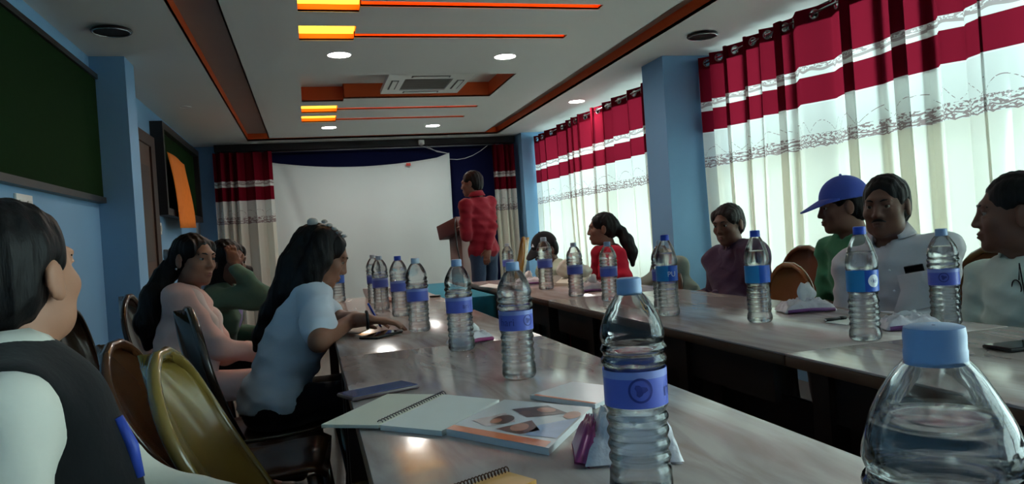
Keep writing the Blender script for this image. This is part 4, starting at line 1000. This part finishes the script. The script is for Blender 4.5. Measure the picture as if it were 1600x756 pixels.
def cap_hat(I, m, brim_len=.085, logo=None, lift=.0):
    hc, H, hs = I['hc']-I['base'], I['H'], I['hs']; tl = headmat(H[:, 1], 0); P = lambda x, y, z: hc+H@(np.array([x, y, z])*hs)
    S = Sdf(); S.ell(P(0, -.014, .036), np.array([.092, .112, .106])*hs, H, .01)
    n = H[:, 2]; c = P(0, 0, .030+lift); crown = S.mesh('cap_crown', m, .007, [], [(c, -n)]); t = link('cap_crown', crown, I['t'])
    V = []; F = []; nu, nv = 16, 6
    for j in range(nv+1):
        for i in range(nu+1):
            a = math.pi*(i/nu); k = j/nv
            x = .086*math.cos(a)*(1-.06*k); y = .03+.062*math.sin(a)**.8+brim_len*k*(math.sin(a)**.6); V.append(P(x, y, .036+lift-.045*k*math.sin(a)-.16*x*x*8*k+.004))
    for j in range(nv):
        for i in range(nu): a = j*(nu+1)+i; F.append((a, a+1, a+nu+2, a+nu+1))
    b = link('cap_brim', me_from('cap_brim', V, F, m, True), I['t']); md = b.modifiers.new('s', 'SOLIDIFY'); md.thickness = .005
    MB().sphere(P(0, -.014, .143), .007, 10).build('cap_button', m, t, True)
    return t
trk = cloth('black_trousers', (22, 21, 24)); tr_g = cloth('grey_trousers', (62, 60, 60)); jeans = cloth('blue_jeans', (52, 68, 92), bs=60)
white_t = cloth('white_tshirt', (206, 212, 224)); white_s = cloth('white_shirt', (214, 210, 216), bs=14); pink = cloth('pale_pink_kurta', (226, 182, 172), bs=16); dup = cloth('pale_dupatta', (228, 204, 198), bs=20)
red = cloth('red_shirt', (128, 22, 38)); red2 = cloth('red_kurta', (186, 24, 52)); green_t = cloth('green_tshirt', (62, 128, 92)); sage = cloth('sage_cardigan', (78, 108, 92)); lilac = cloth('lilac_top', (150, 140, 190)); purple = cloth('purple_shawl', (72, 52, 76), bs=30, var=.25); navy_c = cloth('navy_cloth_dark', (34, 40, 66)); mint = cloth('pale_mint_shirt', (206, 222, 212), bs=16); vest_k = cloth('black_vest', (13, 14, 18), bs=60, bump=.1); cream_s = cloth('cream_shirt', (214, 210, 200), bs=14); pale_y = cloth('pale_cloth', (200, 206, 180))
BT = cloth('blue_cap', (70, 88, 176), bs=80, bump=.08); BK = cloth('black_cap', (26, 24, 28), bs=80, bump=.08)

# --- 1. man in the foreground, back turned, black vest over a pale shirt
hc = atd(20, 432, 1.2)
I = person('man in black sleeveless vest over pale shirt, back turned, looking at the sheet', hc, (hc[0]+.06, hc[1]-.03, .51), (.96, .28), (.36, .93, .10), skinC, cream_s, trk, hands={1: (-.17, 1.16, .57), -1: (-.08, 1.38, .62)}, sleeve='long', hair='short', coarse=.011, headfine=.0042, noise=.004, poles={1: (-.3, -.35, -1), -1: (-.2, .3, -1)})
collar(I, cream_s, r=.073, h=.042)
S = Sdf(); P, sp, fr, rt, L, TM, B_, nk = I['P'], I['sp'], I['fr'], I['rt'], I['L'], I['TM'], I['base'], I['nk']
S.ell(P+sp*L*.66-B_, (.185, .140, .195), TM, .05); S.ell(P+sp*L*.34-B_, (.178, .142, .17), TM, .06); S.ell(P-B_, (.2, .165, .12), TM, .06); S.ell(nk-sp*.06-B_, (.125, .105, .078), TM, .05)
for q in (-1, 1): S.cap(nk-sp*.02-B_, nk+rt*q*.14-sp*.045-B_, .074, .070, .04)
for q in (-1, 1): S.cap(nk+rt*q*.245-sp*.10-fr*.15-B_, nk+rt*q*.245-sp*.10+fr*.15-B_, .085, .085, .02, 's')
S.cap(nk+sp*.02-B_, nk+sp*.16-B_, .066, .066, .008, 's')
link('vest', S.mesh('vest', vest_k, .009, [], [((0, 0, .44), (0, 0, -1))], .0015, 30), I['t'])
a0, a1 = on_chest(I, .06, .30, .019), on_chest(I, .065, .20, .021)
MB().tube([a0, (a0+a1)/2+I['fr']*.006, a1], [.010, .011, .010], 8).build('lanyard', mat('lanyard_blue', (52, 76, 176), .5), I['t'], True)
chair(hc[0]+.0, hc[1]-.03, .28, br1, 'brown plastic chair under the man in the black vest', .3)
# --- 2. woman in white T-shirt, writing
hc = atd(504, 399, 2.95)
hR, hL = onz(575, 496, TAB+.056), onz(600, 497, TAB+.058)
hR = hR-np.array([.05, 0.0, 0]); hL = hL-np.array([.06, .0, 0])
bk_ = np.array([hc[0], hc[1], hc[2]])
I = person('woman in white T-shirt with long black hair, bent over and writing', hc, (hc[0]-.215, hc[1]-.08, .50), (.95, .28), (.9, .02, -.45), skinA, white_t, trk, s=.97, fem=True, hands={1: hR, -1: hL}, sleeve='short', hair='long', curl=.4, coarse=.010, headfine=.005,
           tail=[(hc[0]-.04, hc[1]+.02, hc[2]+.05, .075), (hc[0]-.09, hc[1]-.01, hc[2]-.04, .078), (hc[0]-.14, hc[1]-.03, hc[2]-.14, .065), (hc[0]-.20, hc[1]-.03, hc[2]-.21, .046), (hc[0]-.25, hc[1]-.02, hc[2]-.29, .028), (hc[0]-.27, hc[1], hc[2]-.34, .012)],
           hand_dirs={1: ((.9, .35, -.12), (0, .3, -1)), -1: ((.95, -.15, -.13), (0, 0, -1))}, poles={1: (-.8, -.7, -.02), -1: (-.5, 1, .05)}, hem=.49)
W2 = I
Pp = lambda x, y, z: I['hc']-I['base']+I['H']@np.array([x, y, z])
S = Sdf(); S.cap(Pp(.05, -.03, .06), Pp(.074, -.03, -.06), .045, .04, .02).cap(Pp(.074, -.03, -.06), Pp(.07, -.05, -.16), .04, .03, .02).cap(Pp(.03, .0, .07), Pp(.074, .004, -.02), .04, .034, .02).cap(Pp(.074, .004, -.02), Pp(.077, .0, -.10), .034, .028, .02).cap(Pp(.077, .0, -.10), Pp(.066, .0, -.18), .028, .014, .02)
link('side_hair', S.mesh('side_hair', hair_m, .007, [], [], .0014, 190, (1, 1, .25)), I['t'])
clip = MB()
for k in range(5): clip.sphere(Pp(.02+.012*k, -.045+.022*k, .124-.006*k), .010, 10, 0, (1.3, 1, .8))
clip.sphere(Pp(.01, -.085, .105), .022, 12, 0, (1, 1, .8)); clip.build('hair_clip', mat('pearl_clip', (190, 182, 176), .3), I['t'], True)
MB().tube([I['wr'][-1]-I['base']+np.array([.0, .030*math.cos(a), .030*math.sin(a)]) for a in np.linspace(0, 6.283, 20, endpoint=False)], .006, 6, closed=True).build('wrist_band', black_pl, I['t'], True)
chair(hc[0]-.2, hc[1]-.12, .25, br3, 'dark plastic chair under the woman in the white T-shirt', .28)
pw = I['wr'][1]+np.array([.075, .03, 0]); pw[2] = TAB+.0365
t = thing('pen', 'pen held by the writing woman', 'pen', pw); MB().tube([(-.02, -.01, .07), (.022, .012, -.022)], .004, 8).build('barrel', cap_d, t, True); MB().tube([(.022, .012, -.022), (.027, .015, -.031)], [.004, .001], 8).build('tip', chrome, t, True)
# --- 3. woman in pale pink
hc = atd(303, 405, 3.35)
I = person('woman in pale pink kurta and scarf with hair tied back', hc, (hc[0]-.10, hc[1]-.05, .50), (.93, -.1), (.78, -.62, -.06), skinA, pink, pink, s=.96, fem=True, tilt=.05, hands={1: (hc[0]+.3, hc[1]-.02, .60), -1: (hc[0]+.3, hc[1]+.15, .6)}, sleeve='long', hair='tied',
           tail=[(hc[0]-.07, hc[1]+.02, hc[2]-.0, .05), (hc[0]-.13, hc[1]+.01, hc[2]-.07, .042), (hc[0]-.17, hc[1]-.03, hc[2]-.15, .05), (hc[0]-.20, hc[1]-.06, hc[2]-.26, .048), (hc[0]-.2, hc[1]-.06, hc[2]-.36, .02)])
S = Sdf(); B_ = I['base']; nk, sp, rt, fr, P, L = I['nk'], I['sp'], I['rt'], I['fr'], I['P'], I['L']
pth = [nk+rt*.10-fr*.03-sp*.05, nk+rt*.11-fr*.01-sp*.035, nk+rt*.11+fr*.05-sp*.05, nk+rt*.07+fr*.12-sp*.14, nk+rt*.05+fr*.15-sp*.26, nk+rt*.05+fr*.14-sp*.4]
for i in range(len(pth)-1): S.cap(pth[i]-B_, pth[i+1]-B_, .042-.002*i, .040-.002*i, .03)
pth2 = [nk-rt*.13-fr*.06-sp*.05, nk-rt*.12-sp*.03, nk-rt*.06+fr*.10-sp*.12, nk-rt*.03+fr*.14-sp*.26]
for i in range(len(pth2)-1): S.cap(pth2[i]-B_, pth2[i+1]-B_, .04, .04, .03)
link('scarf', S.mesh('scarf', dup, .009, [], [], .004, 60, (1.6, 1.6, .4)), I['t'])
Pp = lambda x, y, z: I['hc']-B_+I['H']@np.array([x, y, z])
MB().sphere(Pp(.085, -.012, -.042), .006, 8).build('earring', chrome, I['t'], True)
MB().tube([Pp(.06, -.09, -.02), Pp(.075, -.085, .01), Pp(.07, -.09, .04)], .012, 8).build('hair_clip', mat('grey_clip', (120, 122, 130), .3), I['t'], True)
chair(hc[0]-.22, hc[1]-.06, 0, br3, 'dark plastic chair under the woman in pale pink', .28)
# --- 4. person in sage green, hand raised to the head
hc = atd(356, 408, 4.0)
I = person('person in sage green cardigan resting forehead on a raised hand', hc, (hc[0]-.14, hc[1]+.05, .50), (.95, -.1), (.75, -.55, -.15), skinB, sage, trk, s=.95, fem=True, hands={1: (hc[0]+.045, hc[1]-.13, hc[2]-.03), -1: (hc[0]+.12, hc[1]+.14, .64)}, sleeve='long', hair='tied', hand_dirs={1: ((-.15, .25, .95), (-.3, .9, 0))}, poles={1: (.9, -.3, -.6)},
           tail=[(hc[0]-.02, hc[1]+.0, hc[2]+.02, .07), (hc[0]-.05, hc[1], hc[2]-.08, .06), (hc[0]+.09, hc[1]+.07, hc[2]-.06, .03)])
S = Sdf(); S.ell(I['P']+I['sp']*I['L']*.62+I['fr']*.045-I['base'], (.085, .085, .15), I['TM']); link('inner_top', S.mesh('inner_top', lilac, .012, [], [], .002, 40), I['t'])
chair(hc[0]-.22, hc[1]+.05, 0, br3, 'dark plastic chair under the person in sage green', .28)
# --- 5. man standing at the lectern
hc = atd(737, 287, 7.3)
I = person('man in dark red shirt and jeans standing at the lectern', hc, (hc[0]+.07, hc[1]-.02, .93), (-.55, .8), (-.84, .52, -.08), skinB, red, jeans, standing=True, hands={-1: (hc[0]-.08, hc[1]+.12, 1.17), 1: (hc[0]+.04, hc[1]-.27, .80)}, sleeve='long', coarse=.013, headfine=.006, poles={1: (.9, -.2, -.3), -1: (-.1, -.5, -.9)}, wide=.95)
collar(I, red)
# lectern
pc = atd(706, 352, 7.85); lm = mat('lectern_wood', (84, 40, 36), .4, var=.25, stretch=(1, 1, 8)); lg = mat('lectern_body', (132, 108, 104), .5, var=.1)
t = thing('lectern', 'wooden lectern with slanted red brown top before the sheet', 'lectern', (pc[0]+.12, pc[1], 0), .5)
MB().rbox(-.2, .2, -.17, .17, 0, .06, .008).build('base', lm, t); MB().rbox(-.12, .12, -.1, .1, .06, 1.1, .006).autosmooth('column', lg, t)
Mx = Matrix.Translation((0, 0, 1.2))@Matrix.Rotation(-.25, 4, 'X'); MB().rbox(-.22, .22, -.17, .17, -.10, .05, .008, mtx=Mx).autosmooth('slanted_top', lm, t)
MB().tube([(-.22, -.15, 1.27), (-.26, -.18, 1.2), (-.26, -.19, 1.0), (-.24, -.21, .8), (-.2, -.19, .6), (-.18, -.2, .3), (-.2, -.22, .01)], .007, 8).build('cable', black_pl, t, True)
MB().tube([(.05, .05, 1.25), (.0, -.02, 1.33), (-.03, -.06, 1.36)], .006, 8).build('microphone_neck', black_pl, t, True)
# --- 6. person with black cap, head bowed
hc = atd(851, 390, 5.9)
I = person('person in black cap with head bowed at the far end of the table', hc, (hc[0]+.22, hc[1]+.06, .50), (-.9, -.2), (-.86, -.32, -.40), skinB, pale_y, trk, hands={1: (hc[0]-.02, hc[1]+.14, .64), -1: (hc[0]-.02, hc[1]+.0, .64)}, sleeve='long', hair='capped')
t6 = cap_hat(I, BK)
Pp = lambda x, y, z: I['hc']-I['base']+I['H']@np.array([x, y, z])
link('cap_logo', me_from('cap_logo', [Pp(-.018, .094, .07), Pp(.018, .094, .07), Pp(.006, .082, .092), Pp(-.004, .084, .088)], [(0, 1, 2, 3)], inkw), t6)
S = Sdf(); w = I['wr'][-1]-I['base']; 
sb = thing('plastic_bag', 'crumpled pale plastic bag on the table before the person in the black cap', 'bag', (*onz(893, 434, TAB+.02)[:2], TAB+.0185)); S = Sdf(); S.ell((0, 0, .055), (.10, .07, .06)).ell((.07, .02, .035), (.08, .06, .04)).ell((-.02, .0, .10), (.045, .04, .035)); link('bag', S.mesh('bag', mat('pale_bag', (206, 204, 190), .4, var=.05), .008, [], [((0, 0, .001), (0, 0, -1))], .006, 70), sb)
p = atd(823, 376, 6.4); chair(p[0]-.36, p[1]+.05, 2.95, br4, 'amber plastic chair standing empty at the far table end', .3, top=1.06)
chair(hc[0]+.28, hc[1]+.06, math.pi, br5, 'brown plastic chair under the person in the black cap', .28)
# --- 7. woman in red with ponytail
hc = atd(941, 357, 5.4)
I = person('woman in bright red kurta with a curly black ponytail', hc, (hc[0]+.10, hc[1]-.02, .50), (-.95, .12), (-.93, .36, -.02), skinB, red2, red2, s=.97, fem=True, hands={1: (hc[0]-.12, hc[1]+.1, .64), -1: (hc[0]-.12, hc[1]-.12, .64)}, sleeve='long', hair='tied',
           tail=[(hc[0]+.07, hc[1]-.03, hc[2]+.01, .05), (hc[0]+.12, hc[1]-.05, hc[2]-.03, .035), (hc[0]+.15, hc[1]-.08, hc[2]-.10, .045), (hc[0]+.17, hc[1]-.10, hc[2]-.18, .042), (hc[0]+.17, hc[1]-.11, hc[2]-.27, .015)])
Pp = lambda x, y, z: I['hc']-I['base']+I['H']@np.array([x, y, z])
S = Sdf(); S.cap(I['nk']-I['rt']*.07+I['fr']*.04-I['base'], I['nk']+I['fr']*.09-I['sp']*.02-I['base'], .03, .035, .02).cap(I['nk']+I['rt']*.07+I['fr']*.04-I['base'], I['nk']+I['fr']*.09-I['sp']*.02-I['base'], .03, .035, .02).cap(I['nk']+I['fr']*.09-I['sp']*.02-I['base'], I['nk']+I['fr']*.13-I['sp']*.2-I['base'], .045, .05, .03)
link('scarf', S.mesh('scarf', cloth('deep_red_scarf', (146, 18, 40)), .009, [], [], .004, 60), I['t'])
chair(hc[0]+.2, hc[1]-.03, math.pi, br5, 'brown plastic chair under the woman in red', .25)
# chair with pale cloth draped over the back
ch_p = atd(1016, 430, 4.75); ct = chair(ch_p[0]-.12, ch_p[1]+.05, math.pi, br5, 'empty plastic chair with a pale grey cloth over its back', .25, top=.86)
dc = thing('draped_cloth', 'pale grey green cloth heaped over the chair beside the woman in red', 'cloth', (ch_p[0]+.05, ch_p[1]+.0, 0)); S = Sdf(); S.cap((-.16, .12, .60), (.10, -.08, .80), .085, .075, .05).cap((-.12, .1, .52), (.12, -.1, .64), .09, .1, .06)
link('cloth', S.mesh('cloth', cloth('grey_green_cloth', (138, 146, 136)), .012, [], [], .006, 34), dc)
# --- 8. woman in purple shawl
hc = atd(1138, 350, 4.27)
I = person('woman wrapped in a dark purple shawl, looking down', hc, (hc[0]+.10, hc[1]-.03, .49), (-.96, -.05), (-.90, -.42, -.14), skinB, purple, navy_c, s=.98, fem=True, tilt=-.03, hairm=hair_g, hands={1: (hc[0]-.14, hc[1]+.08, .66), -1: (hc[0]-.14, hc[1]-.02, .66)}, sleeve='long', hair='tied', wide=1.05, poles={-1: (.1, .12, -1), 1: (0, .3, -1)},
           tail=[(hc[0]+.04, hc[1]+.05, hc[2]-.01, .06), (hc[0]+.07, hc[1]+.08, hc[2]-.03, .045)])
S = Sdf(); nk, sp, rt, fr, P, L, B_ = I['nk'], I['sp'], I['rt'], I['fr'], I['P'], I['L'], I['base']
for q in (-1, 1): S.cap(nk-sp*.02+rt*q*.04-B_, I['sh'][q]-B_, .065, .075, .05).cap(I['sh'][q]-B_, I['el'][q]-B_, .075, .07, .05)
S.cap(I['sh'][1]+fr*.06-B_, P+fr*.16-rt*.12+sp*.12-B_, .06, .075, .05).cap(I['el'][-1]-B_, P+fr*.18+sp*.1-B_, .07, .08, .06).ell(P+sp*L*.5-B_, (.185, .145, .2), I['TM'], .06)
S.cap(nk-sp*.03-B_, nk+sp*.16-B_, .066, .062, .008, 's')
link('shawl', S.mesh('shawl', purple, .010, [], [], .005, 42, (1.4, 1.4, .7)), I['t'])
chair(hc[0]+.2, hc[1]-.03, math.pi, br5, 'brown plastic chair under the woman in the purple shawl', .25)
# chair back between her and the green shirted man
cp_ = atd(1236, 445, 3.75); tc_ = chair(2.16, 3.385, math.pi, plastic('plastic_tan', (158, 108, 70)), 'empty tan plastic chair between the purple shawl and the green shirt', .2, top=.83)
tc_.scale = (.85, .9, 1)
# --- 9. man in green T-shirt and blue cap
hc = atd(1316, 322, 3.5)
I = person('man in green T-shirt and blue baseball cap, face turned to the sheet', hc, (hc[0]+.10, hc[1]-.03, .52), (-.92, .0), (-.9, .38, -.10), skinB, green_t, tr_g, hands={1: (hc[0]-.2, hc[1]+.03, .66), -1: (hc[0]-.2, hc[1]-.06, .66)}, sleeve='short', hair='capped', coarse=.012, headfine=.005, poles={-1: (.3, .1, -1), 1: (.1, .1, -1)})
cap_hat(I, BT, .095)
chair(hc[0]+.15, hc[1]-.03, math.pi, br5, 'brown plastic chair under the man in the blue cap', .25)
# --- 10. man in white shirt with moustache
hc = atd(1384, 322, 2.95)
I = person('man with moustache in white shirt, phone in the breast pocket', hc, (hc[0]+.13, hc[1]+.0, .51), (-.82, -.5), (-.86, -.50, -.04), skinB, white_s, tr_g, hands={1: (hc[0]-.2, hc[1]+.0, .66), -1: (hc[0]-.2, hc[1]-.12, .66)}, sleeve='long', hair='short', coarse=.011, headfine=.005, noise=.006, poles={1: (.1, .25, -1), -1: (-.05, -.3, -1)})
collar(I, white_s, r=.07, h=.042, gap=1.1)
Pp = lambda x, y, z: I['hc']-I['base']+I['H']@np.array([x, y, z])
MB().tube([Pp(-.026, .088, -.056), Pp(-.012, .101, -.049), Pp(0, .104, -.048), Pp(.012, .101, -.049), Pp(.026, .088, -.056)], [.002, .0045, .0045, .0045, .002], 6).build('moustache', hair_m, I['t'], True)
def pocket(I, x, z, w, h, m):
    V = [on_chest(I, x+u*w/2, z+v*h/2, .019) for v in (-1, 0, 1) for u in (-1, 0, 1)]; F = [(0, 1, 4, 3), (1, 2, 5, 4), (3, 4, 7, 6), (4, 5, 8, 7)]
    o = link('pocket', me_from('pocket', V, F, m, True), I['t']); md = o.modifiers.new('s', 'SOLIDIFY'); md.thickness = .003
pocket(I, -.085, .28, .115, .12, white_s)
p0 = on_chest(I, -.085, .335, .006)+I['base']; t = thing('mobile_phone', 'black phone sticking out of the breast pocket of the white shirt', 'phone', p0)
Mx = Matrix([list(I['TM'][i])+[0] for i in range(3)]+[[0, 0, 0, 1]]); MB().rbox(-.034, .034, -.005, .005, -.06, .03, .003, mtx=Mx).build('casing', black_pl, t); MB().rbox(-.031, .031, .0048, .0056, -.055, .027, .0002, mtx=Mx).build('screen', scr_k, t)
p0 = on_chest(I, -.136, .30, .014)+I['base']; t = thing('pen', 'dark pen clipped in the breast pocket of the white shirt', 'pen', p0); MB().tube([tuple(-I['sp']*.04), tuple(I['sp']*.03)], .004, 8).build('barrel', black_pl, t, True); MB().tube([tuple(I['sp']*.028+I['fr']*.006), tuple(-I['sp']*.002+I['fr']*.006)], .0015, 6).build('pen_clip', chrome, t, True)
for z in (.12, .2, .28, .36): MB().sphere(on_chest(I, 0, z, .001), .005, 8, 0, (1, 1, 1)).build('button', inkw, I['t'], True)
chair(hc[0]+.19, hc[1]+.0, 2.95, br5, 'brown plastic chair under the man in the white shirt', .25)
# --- 11. man at the far right, pale shirt, glasses hanging
hc = atd(1586, 332, 2.3)
I = person('man in pale mint shirt with glasses hanging from the shirt front', hc, (hc[0]+.06, hc[1]-.04, .515), (-.80, .05), (-.74, .66, .0), skinB, mint, tr_g, hands={1: (hc[0]-.17, hc[1]+.04, .65), -1: (hc[0]-.17, hc[1]-.12, .65)}, sleeve='long', hair='short', coarse=.010, headfine=.0045, poles={1: (.05, .3, -1), -1: (.2, -.1, -1)})
collar(I, mint, r=.07, h=.042, gap=1.0)
chair(hc[0]+.18, hc[1]-.04, 3.1, br5, 'brown plastic chair under the man in the mint shirt', .25)
gp_ = on_chest(I, -.05, .34, .010)+I['base']; t = thing('eyeglasses', 'dark rimmed eyeglasses hanging from the mint shirt', 'glasses', gp_)
fr, rt, sp = I['fr'], I['rt'], I['sp']
for q in (-1, 1): MB().tube([tuple(rt*.012+fr*.0+sp*(q*.028+.022*math.sin(a)-.05)+rt*.016*math.cos(a)) for a in np.linspace(0, 6.283, 18, endpoint=False)], .002, 6, closed=True).build('rim', black_pl, t, True)
MB().tube([tuple(rt*.012+sp*-.052), tuple(rt*.016+sp*-.048)], .002, 6).build('bridge', black_pl, t, True)
MB().tube([tuple(sp*.0), tuple(-rt*.01+sp*.05), tuple(-rt*.012+sp*-.06)], .002, 6).build('temple', black_pl, t, True)
# --- empty chairs on the near left
def empty_chair(px, py, z, face, m, label, rec, top):
    p = atd(px, py, (EYE-z)*FPX/((py-CY)*.998+(px-CX)*.066+12)) if False else onz(px, py, z)
    d = .19+math.sin(rec)*(top-.40)
    chair(p[0]+math.cos(face)*d, p[1]+math.sin(face)*d, face, m, label, rec, top=top)
empty_chair(150, 540, .833, -.05, br1, 'empty dark brown plastic chair with tall oval back beside the olive one', .5, .885)
empty_chair(215, 556, .86, -.05, br2, 'empty olive plastic chair with glossy oval back', .5, .915)
# green pennants below the window row
gpn = mat('green_leaf', (40, 110, 50), .6)
for (px, py) in ((1193, 630), (1272, 618)):
    p = onx(px, py, 1.30); t = thing('green_cloth_corner', 'narrow green pointed cloth hanging below the window row table', 'cloth', p, 0, 'green cloth points under the table')
    b = MB(); b.add([(0, -.02, -.07), (0, .02, -.07), (0, .0, .03), (.006, -.02, -.07), (.006, .02, -.07), (.006, .0, .03)], [(0, 1, 2), (5, 4, 3), (0, 3, 4, 1), (1, 4, 5, 2), (2, 5, 3, 0)]); b.build('cloth', gpn, t)
